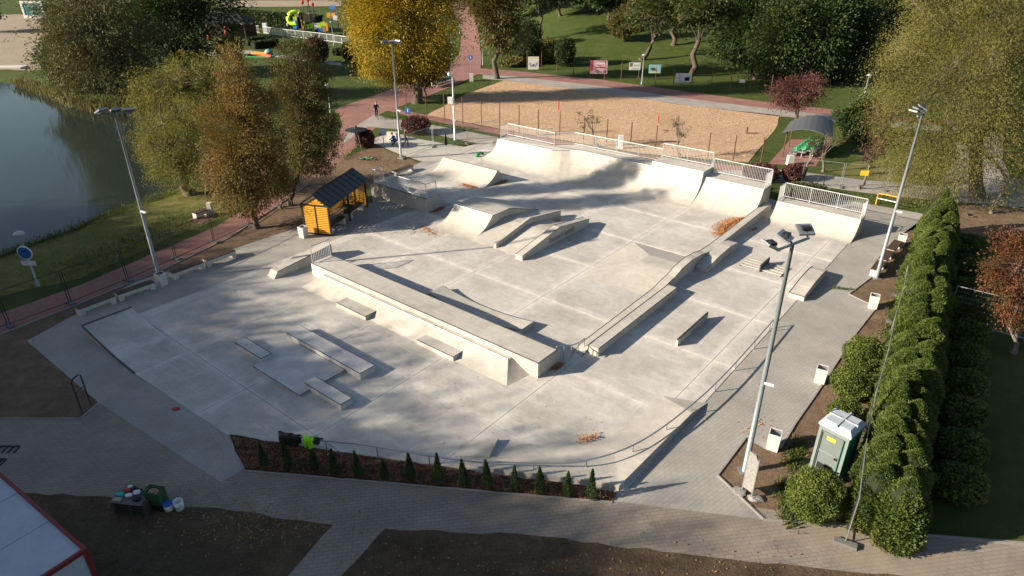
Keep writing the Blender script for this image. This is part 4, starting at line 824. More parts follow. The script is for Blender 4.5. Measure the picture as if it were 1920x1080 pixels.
for k, lb in enumerate(('dark crate at the bottom of the stack by the pallet table', 'dark green crate in the middle of the stack', 'green open crate on top of the stack, holding brown scraps')):
    t = thing('plastic_crate', lb, 'crate', (c2.x, c2.y, k*.27), R(-12), 'crates stacked beside the pallet table', (0, 0, 0)); mt = DG if k else BLACK
    part(t, 'crate_base', M().box(-.3, .3, -.2, .2, 0, .03), mt)
    for y in (-.2, .18):
        for z in (.03, .12, .21): part(t, 'crate_slat', M().box(-.3, .3, y, y+.02, z, z+.06), mt)
    for x in (-.3, .28):
        for z in (.03, .12, .21): part(t, 'crate_slat', M().box(x, x+.02, -.18, .18, z, z+.06), mt)
    if k == 2: part(t, 'scraps', M().blob((0, 0, .16), .24, .14, .08, 8, 4, .3), PLWOOD)
for (px, py), lb, lid in (((318, 956), 'white bucket with a blue lid beside the crates', BLUE), ((338, 955), 'taller white bucket with an open top beside the crates', None)):
    b = G(px, py); hh = .3 if lid else .4; t = thing('bucket', lb, 'bucket', b, 0, 'white paint buckets'); part(t, 'pail', M().lathe(b, [(.14, 0), (.165, hh), (.15, hh), (.145, hh-.06 if lid else .1)], 16), WHITE, True)
    if lid: part(t, 'lid', M().lathe((b[0], b[1], hh-.02), [(.172, 0), (.172, .03), (.15, .04)], 16), lid)
    else: part(t, 'handle', M().tube([(b[0]-.16, b[1], hh-.04), (b[0]-.1, b[1]-.19, hh-.18), (b[0]+.1, b[1]-.19, hh-.18), (b[0]+.16, b[1], hh-.04)], .008, 5), DARK)
# clothes on the handrail, small red thing
P = Vector(W(*cr[2].xy, .5)); P2 = Vector(W(*cr[7].xy, .5)); dr_ = (P2-P).normalized(); nr = Vector((-dr_.y, dr_.x, 0))
def drape(p, wd, lf, lb, mat, name, lab):
    rows = []
    for i in range(9):
        s = (i/8-.5)*wd; row = []
        for k in range(11):
            q = (k-5)/5; z = .56-abs(q)*(lf if q < 0 else lb)*(1+.28*math.sin(i*2.3+k*.4)); o = nr*(q*.10+math.copysign(.045, q)*(1 if q else 0)+.03*math.sin(i*1.7+k*1.3)); row.append(tuple(p+dr_*(s*(1-.25*abs(q))+.03*math.sin(k*2+i))+o+Vector((0, 0, z-.5))))
        rows.append(row)
    m = M().loft(rows); o = single(name, m, mat, lab, 'clothing', (p.x, p.y, .02), smooth=True); md = o.modifiers.new('thickness', 'SOLIDIFY'); md.thickness = .03; return o
drape(P+dr_*.1, .95, .6, .5, BLACK, 'jacket', 'black jacket hung over the end of the handrail'); drape(P+dr_*.95, .5, .42, .3, HIVIS, 'safety_vest', 'bright yellow-green safety vest hung on the handrail'); drape(P+dr_*1.3, .3, .16, .2, BLACK, 'cap', 'small black garment on the handrail beside the vest')
b = G(330, 767, .03); single('red_cloth', M().blob((b[0], b[1], .07), .17, .09, .045, 9, 5, .25), RED, 'small crumpled red cloth lying on the grey paving', 'cloth', b)
b = G(895, 294, GZ); t = thing('watering_can', 'green watering can on the pale slab by the wedge', 'watering can', b); part(t, 'body', M().lathe(b, [(.17, 0), (.18, .26), (.12, .32), (.1, .32)], 12), GREEN, True); part(t, 'spout', M().tube([(b[0]+.14, b[1], .14), (b[0]+.42, b[1]+.05, .4)], [.035, .025], 6), GREEN); part(t, 'handle', M().tube([(b[0]-.14, b[1], .1), (b[0]-.3, b[1], .26), (b[0]-.1, b[1], .42), (b[0]+.05, b[1], .36)], .018, 5), GREEN)
b = G(899, 291, GZ); single('tool_bag', M().blob((b[0]+.1, b[1]+.25, GZ+.12), .26, .18, .14, 9, 5, .2), DARK, 'dark bag beside the green watering can', 'bag', (b[0]+.1, b[1]+.25, GZ))
b = G(837, 290, .03); h = hpx(b, 250); t = thing('folded_parasol', 'closed black parasol on a thin stand on the apron', 'parasol', b); part(t, 'pole', M().tube([b, (b[0], b[1], h)], .022, 6), STEEL); part(t, 'canopy', M().lathe((b[0], b[1], h*.45), [(.07, 0), (.17, .15), (.13, .6), (.05, h*.55-.02), (.02, h*.55)], 9), BLACK); part(t, 'stand_foot', M().tube([(b[0]-.3, b[1]+.1, .03), (b[0]+.55, b[1]-.35, .03)], .02, 5), DARK)
# wooden mushroom parasol, signs by the apron
b = G(671, 279); h = hpx(b, 238); t = thing('fixed_sunshade', 'flat dark sunshade on timber legs beside the purple shrub', 'sunshade', b); part(t, 'shade', M().lathe((b[0], b[1], h-.3), [(1.05, 0), (1.0, .06), (.1, .18)], 14), DARK)
for k in range(3): a = k*2.1; part(t, 'leg', M().tube([(b[0]+.35*math.cos(a), b[1]+.35*math.sin(a), 0), (b[0]+.06*math.cos(a), b[1]+.06*math.sin(a), h+.15)], .05, 6), GREYBARK)
def sign(px, py, ty, label, kind):
    b = GT(px, py); h = hpx(b, ty); t = thing('path_sign', label, 'sign', b); part(t, 'pole', M().tube([b, (b[0], b[1], b[2]+h)], .035, 6), GREYPOLE); z = b[2]+h-.35
    if kind == 'round':
        f = M().lathe((0, 0, 0), [(.36, -.012), (.36, .012)], 18); f.v = [(b[0]+p[0], b[1]-.06+p[2], z+p[1]) for p in f.v]; s = part(t, 'disc', f, BLUE); part(s, 'symbol', M().box(b[0]-.05, b[0]+.05, b[1]-.082, b[1]-.074, z-.18, z+.2), WHITE)
    else: part(t, 'plate', M().box(b[0]-.36, b[0]+.36, b[1]-.06, b[1]-.04, z-.3, z+.35), flat('sign_backs', (.08, .11, .15)))
sign(883, 137, 103, 'round blue path sign at the junction by the big trees', 'round'); sign(766, 228, 201, 'round blue path sign on the grass verge behind the apron', 'round'); sign(720, 277, 241, 'dark square notice on a post by the soil mound', 'sq')
b = G(884, 152); single('stone_bin', M().obox(b, .55, .55, 1.0), C_BIN, 'stone litter bin on the lawn near the teal bleachers', 'bin', b); b = G(1163, 279); single('info_pillar', M().obox(b, .42, .3, 1.3), WHITE, 'white pillar box behind the long railing', 'pillar', b); b = G(1480, 309); single('stone_bin', M().obox(b, .5, .5, .85), C_BIN, 'stone litter bin at the corner of the green seats', 'bin', b)
# volleyball fence posts, posts and banners
for i, (px, py, ty) in enumerate(((763, 214, 168), (800, 221, 172), (834, 227, 177), (868, 233, 182), (903, 238, 190), (937, 247, 193), (973, 252, 197), (1009, 254, 206), (1049, 254, 209), (1094, 262, 218), (1137, 268, 223), (1182, 272, 229), (1229, 275, 235), (1326, 300, 248), (1373, 309, 253), (1424, 316, 257))):
    b = G(px, py); single('fence_post', M().tube([b, (b[0], b[1], hpx(b, ty))], .05, 6), RUST, 'bare rusty steel post of the fence between court and path', 'fence post', b, group='rusty posts below the court')
A, B = G(1403, 312), G(1424, 316)
for px, py, ty, lb in ((1047, 206, 189, 'red volleyball net post standing in shaded sand'), (1234, 229, 216, 'red volleyball net post standing in sunlit sand')):
    b = G(px, py); single('net_post', M().tube([b, (b[0], b[1], hpx(b, ty))], .07, 7), RED, lb, 'net post', b)
b = G(1400, 251); single('boundary_anchor', M().box(b[0]-.05, b[0]+1.1, b[1]-.05, b[1]+.05, 0, .12).box(b[0]-.06, b[0]+.06, b[1]-.06, b[1]+.06, .1, .7), RUST, 'small brown angle iron lying in the sand', 'anchor', b)
def upper_post(px, py, ty):
    b = GT(px, py); single('fence_post', M().tube([b, (b[0], b[1], b[2]+hpx(b, ty))], .05, 6), RUST, 'bare rusty steel post of the fence above the court', 'fence post', b, group='rusty posts above the court')
for px, py, ty in ((988, 131, 95), (1015, 133, 97), (1044, 138, 101), (1075, 143, 105), (1104, 147, 107), (1133, 150, 110), (1164, 152, 116), (1197, 149, 120), (1228, 160, 125), (1262, 163, 124), (1296, 166, 128), (1332, 172, 132), (1368, 174, 136), (1406, 172, 138), (1443, 180, 140)): upper_post(px, py, ty)
def blotch(name, base, cols, scale):
    m, t, b, N, L = nodes(name); co = N('TexCoord').outputs['Object']; n = noise(t, co, scale, 3, .6); r = ramp(t, [(0, base), (.5, base), (.53, cols[0]), (.6, cols[0]), (.63, cols[1])]); r.color_ramp.interpolation = 'LINEAR'; L(n.outputs[0], r.inputs[0]); L(r.outputs[0], b.inputs['Base Color']); b.inputs['Roughness'].default_value = .5; return m
BW = flat('banner_white', (.66, .66, .63))
def banner(x0, x1, y0, y1, by, label, mat, marks):
    b = GT((x0+x1)/2, by); X0, z1 = atY(x0, y0, b[1]); X1, z0 = atY(x1, y1, b[1]); t = thing('banner', label, 'banner', (b[0], b[1]-.1, b[2])); part(t, 'sheet', M().box(X0, X1, b[1]-.12, b[1]-.09, z0, z1), mat)
    for (u0, u1, v0, v1, mt) in marks: part(t, 'print', M().box(X0+(X1-X0)*u0, X0+(X1-X0)*u1, b[1]-.125, b[1]-.12, z0+(z1-z0)*v0, z0+(z1-z0)*v1), mt)
    for x in (X0+.04, X1-.04): part(t, 'tie', M().tube([(x, b[1]-.09, z1-.1), (x, b[1]-.02, z1-.1)], .02, 4), DARK)
GP = flat('print_grey', (.3, .3, .31)); PK = flat('print_pink', (.62, .38, .4)); RD = flat('print_red', (.45, .06, .1)); LG = flat('print_lime', (.55, .65, .3)); AQ = flat('print_aqua', (.25, .5, .5)); DKP = flat('print_dark', (.07, .08, .1))
def ring(b, mat): pass
banner(990, 1010, 106, 130, 131, 'tall white banner with green heading and a grey bowl picture', BW, ((.08, .92, .82, .94, LG), (.2, .8, .2, .34, GP), (.1, .3, .34, .55, GP), (.7, .9, .34, .55, GP), (.42, .6, .3, .42, DKP)))
banner(1107, 1138, 113, 138, 148, 'large pink banner with a red corner', PK, ((.0, .18, .2, 1, RD), (.3, .9, .72, .82, BW), (.25, .85, .42, .5, RD), (.2, .7, .1, .2, GP), (.78, .95, .06, .26, DKP)))
banner(1180, 1200, 117, 131, 150, 'small white banner with a brown picture and grey lines', BW, ((.05, .3, .45, .95, flat('print_brown', (.2, .12, .1))), (.4, .95, .55, .68, GP), (.2, .9, .12, .22, GP)))
banner(1217, 1238, 121, 137, 158, 'small aqua banner with a dark car-like shape', AQ, ((.15, .55, .35, .65, DKP), (.3, .7, .28, .4, RD), (.1, .9, .02, .16, LG)))
banner(1267, 1295, 137, 154, 164, 'white banner with a dark round emblem low in its corner', BW, ((.58, .88, .16, .56, DKP), (.62, .84, .24, .48, GP), (.12, .4, .7, .82, PK), (.1, .3, .4, .48, GP), (.15, .55, .14, .2, GP)))
b = GT(1390, 162); single('notice_board', M().obox((b[0], b[1]-.1, b[2]+.5), .75, .03, .45), WHITE, 'small blank white notice on the upper court fence', 'sign', (b[0], b[1]-.1, b[2]))
# bleachers
def bleacher(px, py, rz, label, seatmat, nrow, nseat, rise=.28):
    b = G(px, py); t = thing('bleachers', label, 'bleachers', b, rz, None, (0, 0, 0)); f = M()
    for r in range(nrow):
        y = r*.75; z = .35+r*rise; part(t, 'footboard', M().box(-nseat*.25, nseat*.25, y-.1, y+.55, z-.06, z), STEEL)
        for k in range(nseat):
            x = -nseat*.25+.25+k*.5; s = part(t, 'seat', M().ext([(y+.1, z+.3), (y+.42, z+.28), (y+.46, z+.62), (y+.5, z+.62), (y+.48, z+.24), (y+.1, z+.25)], x-.21, x+.21, 'u'), seatmat)
        for x in (-nseat*.25+.1, nseat*.25-.1): part(t, 'leg', M().box(x-.04, x+.04, y+.2, y+.28, 0, z-.06), STEEL); part(t, 'seat_bracket', M().box(x-.04, x+.04, y+.24, y+.3, z, z+.26), STEEL)
bleacher(838, 160, R(61), 'teal plastic bleacher seats under the yellow tree', TEAL, 3, 9, .3); bleacher(1494, 283, R(-127), 'bright green bleacher seats under the dark canopy', SEATG, 3, 9, .22)
c4 = [G(1467, 295), G(1479, 275), G(1545, 275), G(1543, 306)]; t = thing('stand_canopy', 'dark curved canopy on thin posts over the green seats', 'canopy', G(1505, 290)); hz_ = 2.6
for p in c4: part(t, 'post', M().tube([p, (p[0], p[1], hz_-.25)], .05, 6), RUST)
rows = []
for k in range(9):
    s = k/8; a = Vector(c4[0]).lerp(Vector(c4[3]), s*1.2-.1); b = Vector(c4[1]).lerp(Vector(c4[2]), s*1.2-.1); z = hz_+.55*math.sin(math.pi*s)-.3
    d = (b-a); a = a-d*.1; b = b+d*.1; rows.append([(a.x, a.y, z), (b.x, b.y, z), (b.x, b.y, z+.05), (a.x, a.y, z+.05)])
part(t, 'curved_roof', M().loft(rows, 0, True), simple('canopy_grey', (.09, .095, .10), rough=.6))
# ---------------------------------------------------------------- trees and shrubs
def unit(n):
    v = rng.normal(size=(n, 3)); return v/np.linalg.norm(v, axis=1)[:, None]
def leafquads(P, D, size, asp, jit=.5, facing=None):
    """quads at P, long axis roughly along D"""
    n = len(P); D = D+unit(n)*jit; D /= np.linalg.norm(D, axis=1)[:, None]; B = np.cross(D, unit(n)); B /= np.linalg.norm(B, axis=1)[:, None]+1e-9
    L = size*rng.uniform(.6, 1.35, n)[:, None]; d = D*L*.5; b = B*L*.5*asp
    return np.stack([P-d, P+b, P+d, P-b], 1).reshape(-1, 3)
def crown_points(ells, n, clump, style, dens=1.):
    """clump centres through the crown's volume (thicker near its skin), leaves gathered round them"""
    vol = np.array([e[3]*e[4]*e[5] for e in ells]); vol /= vol.sum(); C = []
    per = 60 if style != 'weep' else 90; k = max(12, n//per)
    for e, f in zip(ells, vol):
        kk = max(4, int(k*f)); d = unit(kk); r = rng.uniform(.2, 1, kk)**.36*.92; wob_ = 1+.22*np.sin(d[:, 0]*5+e[0])*np.cos(d[:, 2]*4+e[1])+rng.normal(0, .07, kk)
        C.append(np.array(e[:3])+d*np.array(e[3:])*(r*wob_)[:, None])
    C = np.concatenate(C); m = max(1, n//len(C)); sz = clump*rng.uniform(.55, 1.35, len(C)); cen = np.array([e[:3] for e in ells]).mean(0)
    if style == 'weep':
        st = np.repeat(C, m//5+1, 0); st = st+rng.normal(size=st.shape)*np.repeat(sz, m//5+1)[:, None]*np.array([1, 1, .6]); P = []; D = []
        out = st-cen; out[:, 2] *= .4; out /= np.linalg.norm(out, axis=1)[:, None]+1e-6
        for j in range(5):
            s = j/4; P.append(st+out*(s*.4)+np.array([0, 0, -1.])*(s*s*.75*clump+.12*s)+rng.normal(0, .13, st.shape)); D.append(out*(1.-.6*s)+np.array([0, 0, .15-.9*s]))
        return np.concatenate(P), np.concatenate(D), C
    P = np.repeat(C, m, 0)+rng.normal(size=(len(C)*m, 3))*np.repeat(sz, m)[:, None]*np.array([1, 1, .72])
    out = P-cen; D = out/(np.linalg.norm(out, axis=1)[:, None]+1e-6)+np.array([0, 0, -.25]); return P, D, C
def limb(m, a, b, r0, r1, seg=4, sag=.1, n=6):
    a, b = Vector(a), Vector(b); L = (b-a).length; pts = []; rs = []
    for k in range(seg+1):
        s = k/seg; p = a.lerp(b, s); j = L*.06*(0 < k < seg); p += Vector((random.uniform(-j, j), random.uniform(-j, j), L*sag*math.sin(math.pi*s))); pts.append(tuple(p)); rs.append(r0+(r1-r0)*s)
    m.tube(pts, rs, n); return pts
def make_tree(name, label, base, ells, n, leaf, mat, tr, bark=BARK, style='broad', clump=None, asp=.55, cat='tree', group=None, limbs=26, trunk_to=None, stems=1, extra=None):
    """ells are world ellipsoids (cx, cy, cz, rx, ry, rz)"""
    t = thing(name, label, cat, base, 0, group); big = max(ells, key=lambda e: e[3]*e[4]*e[5]); clump = clump or .15*max(big[3], big[5])
    P, D, C = crown_points(ells, n, clump, style); V = leafquads(P, D, leaf, asp)
    o = np.array(base); tm = M()
    for s in range(stems):
        top = Vector(trunk_to) if trunk_to else Vector((big[0], big[1], big[2]-.1*big[5])); bb = Vector(base)+Vector((random.uniform(-.3, .3), random.uniform(-.3, .3), 0))*(stems > 1); top = top+Vector((random.uniform(-1, 1), random.uniform(-1, 1), 0))*(.5*(stems > 1))
        pts = limb(tm, tuple(bb-Vector((0, 0, .1))), tuple(top), tr*(1 if stems == 1 else .7), tr*.42, 6, 0, 9)
        tm.tube([tuple(bb-Vector((0, 0, .1))), tuple(bb+Vector((0, 0, .35)))], [tr*1.45, tr*.95], 9)
        tip = Vector((top.x, top.y, max(e[2]+e[5]*.75 for e in ells))); limb(tm, tuple(top), tuple(top.lerp(tip, .9)), tr*.42, tr*.06, 4, 0, 6)
        idx = rng.choice(len(C), min(limbs, len(C)), replace=False)
        for k, i in enumerate(idx):
            c = Vector(C[i]); q = Vector(pts[min(len(pts)-1, max(2, int(len(pts)*random.uniform(.45, 1))))])
            if k % 3 == 0: q = top.lerp(tip, random.uniform(0, .6))
            ps = limb(tm, tuple(q), tuple(c), tr*.3*random.uniform(.6, 1), tr*.04, 4, .06, 5)
            j = C[np.argsort(((C-C[i])**2).sum(1))[1:4]]
            for e in j: limb(tm, ps[2], tuple(e), tr*.1, tr*.025, 3, .04, 4)
    part(t, 'trunk', tm, bark, True)
    part(t, 'crown', quadmesh('crown', V-o, mat), mat)
    return t
def pxtree(name, label, bpx, ell, n, leaf, mat, tr, dz=.85, **kw):
    """crown outlines given where they show; the tree's distance comes from its foot on the ground"""
    b = GT(*bpx) if len(bpx) == 2 else bpx; E = []
    for cx, cy, rx, ry, *off in ell:
        Yo = b[1]+(off[0] if off else 0); x, z = atY(cx, cy, Yo); d = depth((x, Yo, z))/FPX; E.append((x, Yo, z, rx*d, rx*d*dz, ry*d*1.08))
    if 'trunk_px' in kw: q = kw.pop('trunk_px'); x, z = atY(q[0], q[1], b[1]); kw['trunk_to'] = (x, b[1], z)
    return make_tree(name, label, b, E, n, leaf, mat, tr, **kw)
L_BROWN = leafmat('leaf_russet', ((.08, .072, .02), (.135, .10, .026), (.20, .125, .03), (.27, .165, .045)), .4, .4)
L_BROWN2 = leafmat('leaf_olive_russet', ((.045, .055, .016), (.075, .075, .02), (.115, .088, .024), (.17, .11, .03)), .38, .4)
L_YEL = leafmat('leaf_golden', ((.09, .09, .014), (.22, .17, .015), (.38, .27, .018), (.5, .36, .03)), .4, .3)
L_WILL = leafmat('leaf_willow', ((.03, .04, .012), (.06, .065, .02), (.10, .09, .026), (.17, .13, .04)), .3, .3)
L_WILY = leafmat('leaf_willow_yellowing', ((.075, .085, .025), (.125, .13, .035), (.19, .17, .045), (.27, .26, .12)), .4, .35)
L_WILG = leafmat('leaf_willow_green', ((.07, .085, .018), (.13, .14, .028), (.21, .19, .035), (.3, .25, .05)), .4, .4)
L_DARK = leafmat('leaf_dark_green', ((.012, .025, .008), (.025, .045, .012), (.045, .075, .018), (.07, .10, .03)), .3, .5)
L_MID = leafmat('leaf_mid_green', ((.03, .045, .012), (.055, .075, .02), (.09, .10, .03), (.14, .13, .05)), .35, .5)
L_CHEST = leafmat('leaf_chestnut', ((.02, .035, .01), (.04, .06, .015), (.065, .085, .022), (.095, .11, .03)), .3, .45)
L_PLUM = leafmat('leaf_plum', ((.035, .014, .014), (.08, .03, .028), (.14, .055, .045), (.2, .1, .07)), .3, .6)
L_REDG = leafmat('leaf_red_green', ((.05, .06, .018), (.09, .06, .02), (.15, .05, .025), (.2, .09, .035)), .35, .7)
L_THU = leafmat('leaf_thuja', ((.03, .05, .012), (.06, .09, .018), (.105, .135, .026), (.16, .175, .045)), .25, 1.1)
L_THUD = leafmat('leaf_young_thuja', ((.02, .048, .016), (.045, .085, .026), (.08, .125, .04)), .25, 2)
L_BOX = leafmat('leaf_clipped_bush', ((.035, .055, .012), (.075, .105, .018), (.13, .16, .03), (.19, .21, .05)), .28, 1.2)
L_REED = leafmat('leaf_reed', ((.06, .06, .02), (.13, .12, .04), (.22, .2, .08)), .35, .6)
# the two russet trees and the willows by the pond
pxtree('russet_tree', 'tall russet-leaved tree with its slim trunk showing on the pond path verge', (482, 428), ((442, 140, 38, 55), (470, 190, 48, 50), (425, 230, 48, 55), (480, 265, 58, 55), (430, 320, 55, 48), (500, 335, 48, 42), (395, 290, 26, 34), (455, 375, 50, 28)), 58000, .115, L_BROWN, .2, trunk_px=(468, 250))
pxtree('russet_tree', 'darker olive-brown tree standing close to the yellow shelter', (545, 385), ((560, 105, 38, 32), (580, 160, 46, 46), (560, 215, 42, 50), (602, 245, 38, 52), (575, 295, 48, 38), (535, 330, 28, 28), (530, 150, 26, 40)), 46000, .115, L_BROWN2, .2, trunk_px=(565, 240))
pxtree('young_tree', 'slim young stem beside the russet trees on the path verge', (528, 392), ((522, 340, 22, 30),), 900, .16, L_BROWN2, .07)
pxtree('willow_tree', 'round yellow-green willow leaning over the pond edge', (358, 364), ((318, 268, 62, 62), (350, 220, 42, 45), (340, 310, 60, 36), (385, 260, 40, 55)), 45000, .13, L_WILG, .4, bark=GREYBARK, style='weep', asp=.28)
pxtree('willow_tree', 'huge dark willow on the far pond bank trailing to the water', (235, 195), ((185, 60, 95, 90), (150, 110, 62, 66), (235, 130, 62, 72), (130, 25, 55, 60)), 46000, .3, L_WILL, .6, style='weep', asp=.3)
pxtree('broadleaf_tree', 'dark leafy tree crowding behind the far pond willow', GT(345, 142), ((330, 50, 80, 62), (280, 100, 60, 62), (290, 10, 100, 55), (390, 20, 60, 48), (350, 100, 40, 34)), 30000, .36, L_DARK, .5)
pxtree('bushy_tree', 'low dense green bush at the left foot of the far willow', (115, 172), ((120, 105, 50, 48), (140, 140, 40, 34)), 11000, .3, L_MID, .2, cat='shrub')
pxtree('willow_shrub', 'spreading grey-green willow shrub on the pond bank', (300, 212), ((300, 165, 55, 38), (350, 150, 55, 42), (275, 180, 30, 26), (390, 140, 34, 36)), 20000, .22, L_WILG, .16, cat='shrub', style='weep', asp=.32, stems=2)
pxtree('yellow_shrub', 'sparse yellow shrub beside the cafe terrace', (430, 128), ((432, 92, 26, 26), (447, 70, 16, 14)), 2600, .3, L_WILY, .1, cat='shrub')
# golden tree and those along the upper path
pxtree('golden_tree', 'big golden-yellow autumn tree beside the teal bleachers', (783, 193), ((740, 50, 62, 48), (690, 30, 48, 42), (715, 112, 50, 38), (800, 95, 50, 45), (820, 35, 48, 42), (760, -20, 70, 50), (690, -30, 55, 45), (830, -40, 50, 45), (780, -100, 80, 60), (670, 75, 24, 24), (765, 130, 40, 28)), 110000, .2, L_YEL, .62, trunk_px=(770, 60))
pxtree('golden_tree', 'green lower crown growing beside the trunk of the golden tree', GT(795, 186), ((805, 125, 42, 30), (770, 140, 36, 20), (730, 135, 24, 22)), 7000, .3, L_MID, .14)
pxtree('park_tree', 'brownish tree with a stout pale trunk at the junction lawn', (932, 148), ((935, 20, 56, 60), (950, 70, 42, 30), (915, -20, 60, 50)), 15000, .34, L_BROWN2, .42, trunk_px=(930, 40))
pxtree('park_tree', 'leaning tree with its trunk bent over the sloping lawn', (1203, 112), ((1265, -5, 62, 40), (1215, 25, 38, 26), (1290, 30, 30, 28)), 11000, .38, L_MID, .4, trunk_px=(1245, 40))
pxtree('park_tree', 'tall dark-trunked tree behind the leaning tree', (1263, 84), ((1265, -10, 48, 52), (1300, 20, 30, 30)), 8000, .42, L_MID, .42, trunk_px=(1265, 10))
pxtree('park_tree', 'tall tree with a long bare trunk behind the emblem banner', (1294, 142), ((1325, -15, 62, 52), (1345, 25, 42, 30)), 11000, .38, L_MID, .45, trunk_px=(1318, 20))
pxtree('park_tree', 'small greyish tree on the slope left of the leaning tree', (1174, 76), ((1168, 45, 32, 24), (1190, 25, 26, 22)), 5000, .38, L_BROWN2, .2)
pxtree('park_tree', 'slender dark tree trunk rising beside the shrubs on the slope', (1013, 75), ((1010, -25, 52, 45),), 6000, .45, L_DARK, .3, trunk_px=(1013, -10))
for k, (bx, by, cx, cy, rx, ry) in enumerate(((1415, 148, 1400, 50, 58, 72), (1470, 158, 1460, 70, 62, 72), (1532, 160, 1530, 60, 62, 75), (1590, 152, 1585, 70, 62, 74), (1440, 128, 1440, 0, 80, 62), (1545, 122, 1560, -5, 82, 66), (1650, 140, 1650, 40, 60, 72))):
    pxtree('chestnut_tree', 'dense dark green tree in the wall of trees above the plum tree', (bx, by), ((cx, cy, rx, ry), (cx-20, cy+35, rx*.6, ry*.45), (cx+25, cy-30, rx*.6, ry*.5), (cx+22, cy+28, rx*.5, ry*.4)), 20000, .36, (L_DARK, L_CHEST, L_DARK)[k % 3], .36, group='dark trees above the court', limbs=14)
# more wood up the slope and round the lawns, closing the view
back = [(1050, 30, 60), (1100, 22, 60), (1140, 40, 45), (1200, 16, 70), (1340, 34, 60), (1390, 24, 60), (1480, 40, 60), (1600, 40, 70), (1680, 60, 70), (1730, 95, 75), (1790, 60, 80), (1860, 90, 80), (1910, 50, 90), (980, 14, 50), (960, 40, 34), (840, 12, 40), (690, 6, 60), (60, 6, 60), (-40, 60, 90), (470, 10, 20)]
for k, (bx, by, r) in enumerate(back):
    if k in (13, 19, 17): continue
    b = GT(bx, by); h = random.uniform(9, 13); rr = random.uniform(4., 5.5)
    make_tree('wood_tree', 'dark broadleaf tree in the wood on the rising lawn', b, [(b[0], b[1], b[2]+h*.62, rr, rr, h*.42), (b[0]+random.uniform(-2, 2), b[1]-1, b[2]+h*.42, rr*.75, rr*.75, h*.26)], 6500, .55, random.choice((L_DARK, L_DARK, L_MID)), .32, group='trees on the rising lawn', limbs=10)
# the big willow on the right, red-leaved tree
pxtree('willow_tree', 'huge yellowing willow hanging over the far paving and mesh fence', (1835, 372), ((1790, 40, 62, 60, 1), (1870, 20, 65, 60, -1), (1730, 80, 50, 50, 2), (1820, 110, 60, 52, -2), (1900, 100, 60, 55, -1), (1690, 130, 42, 42, 1), (1750, 165, 52, 45, -1.5), (1845, 185, 58, 50, -3), (1915, 200, 55, 60, -2), (1690, 215, 46, 46, 0), (1770, 240, 55, 45, -2.5), (1860, 265, 52, 45, -3), (1710, 285, 46, 40, -1), (1780, 310, 50, 38, -2), (1925, 290, 45, 60, -2), (1735, 345, 46, 26, -1), (1800, -40, 90, 60, 2), (1905, 355, 24, 45, -2), (1660, 175, 24, 26, 1)), 230000, .135, L_WILY, .55, bark=GREYBARK, style='weep', asp=.27, limbs=60, trunk_px=(1830, 180), clump=.72)
pxtree('red_leaf_tree', 'small tree turning red beside the shaded shrubs past the hedge', (1893, 655), ((1900, 505, 44, 68), (1915, 570, 40, 50), (1885, 450, 22, 24)), 13000, .10, L_REDG, .13, bark=GREYBARK, stems=2)
pxtree('plum_tree', 'wine-red plum tree at the corner of the sand court', (1497, 228), ((1497, 178, 48, 32), (1520, 160, 34, 20), (1470, 175, 28, 22)), 9000, .16, L_PLUM, .2, limbs=50, stems=2)
pxtree('dark_conifer', 'dark spreading conifer between canopy and willow', (1618, 262), ((1605, 225, 36, 38), (1625, 215, 32, 30)), 8000, .28, L_DARK, .16, cat='shrub')
pxtree('plum_shrub', 'purple-brown bush against the conifer by the willow', (1650, 268), ((1640, 232, 32, 36), (1650, 260, 24, 28)), 6000, .2, L_PLUM, .12, cat='shrub')
for bx, by, cx, cy, rx, ry, mt, lb in ((1120, 276, 1102, 224, 24, 20, L_MID, 'small gnarled tree with thin leaves behind the long railing'), (1272, 296, 1270, 244, 24, 28, L_BROWN2, 'small bare tree with upright twigs behind the raised railing'), (1543, 322, 1548, 265, 36, 26, L_BROWN2, 'small bare tree bending in front of the green seats'),
                                   (1506, 336, 1530, 272, 22, 24, L_BROWN2, 'slim leaning bare tree by the purple shrubs'), (1610, 355, 1640, 285, 30, 24, L_PLUM, 'dark leaning tree behind the yellow warning sign'), (1858, 400, 1872, 375, 26, 22, L_WILY, 'freshly staked young tree at the end of the hedge')):
    pxtree('bare_tree', lb, (bx, by), ((cx, cy, rx, ry), (cx+8, cy-6, rx*.7, ry*.7)), 420 if mt is not L_PLUM else 1500, .12, mt, .11, bark=GREYBARK, limbs=46, cat='tree')
# shrubs
def shrub(px, py, rx, ry, label, mat, n=3500, leaf=.14, group=None, name='shrub', k=1):
    b = GT(px, py); d = depth(b)/FPX; r = rx*d; h = ry*d*1.15; t = thing(name, label, 'shrub', b, 0, group); dd = unit(n); rr = rng.uniform(.72, 1.05, n)*(1+.1*np.sin(dd[:, 0]*7)*np.sin(dd[:, 2]*6+1)); P = dd*np.array([r, r*.9, h])*rr[:, None]+np.array([0, 0, h*.92])
    P = P[P[:, 2] > .02]; V = leafquads(P, np.array([0, 0, .35])+dd[:len(P)], leaf, .55, .8); st = M()
    for _ in range(9): q = (b[0]+random.gauss(0, r*.4), b[1]+random.gauss(0, r*.4), b[2]+h*1.3); st.tube([b, q], [.03, .01], 4)
    part(t, 'stems', st, BARK); part(t, 'foliage', quadmesh('foliage', V, mat), mat); core = M().blob((b[0], b[1], b[2]+h*.9), r*.68, r*.62, h*.72, 10, 7, .12); part(t, 'shade_core', core, simple('twig_shade', (.03, .035, .015), rough=1)); return t  # solid dark core stands in for the shade inside the foliage
shrub(1518, 965, 50, 46, 'big round clipped bush in front of the portable toilet', L_BOX, 18000, .075)
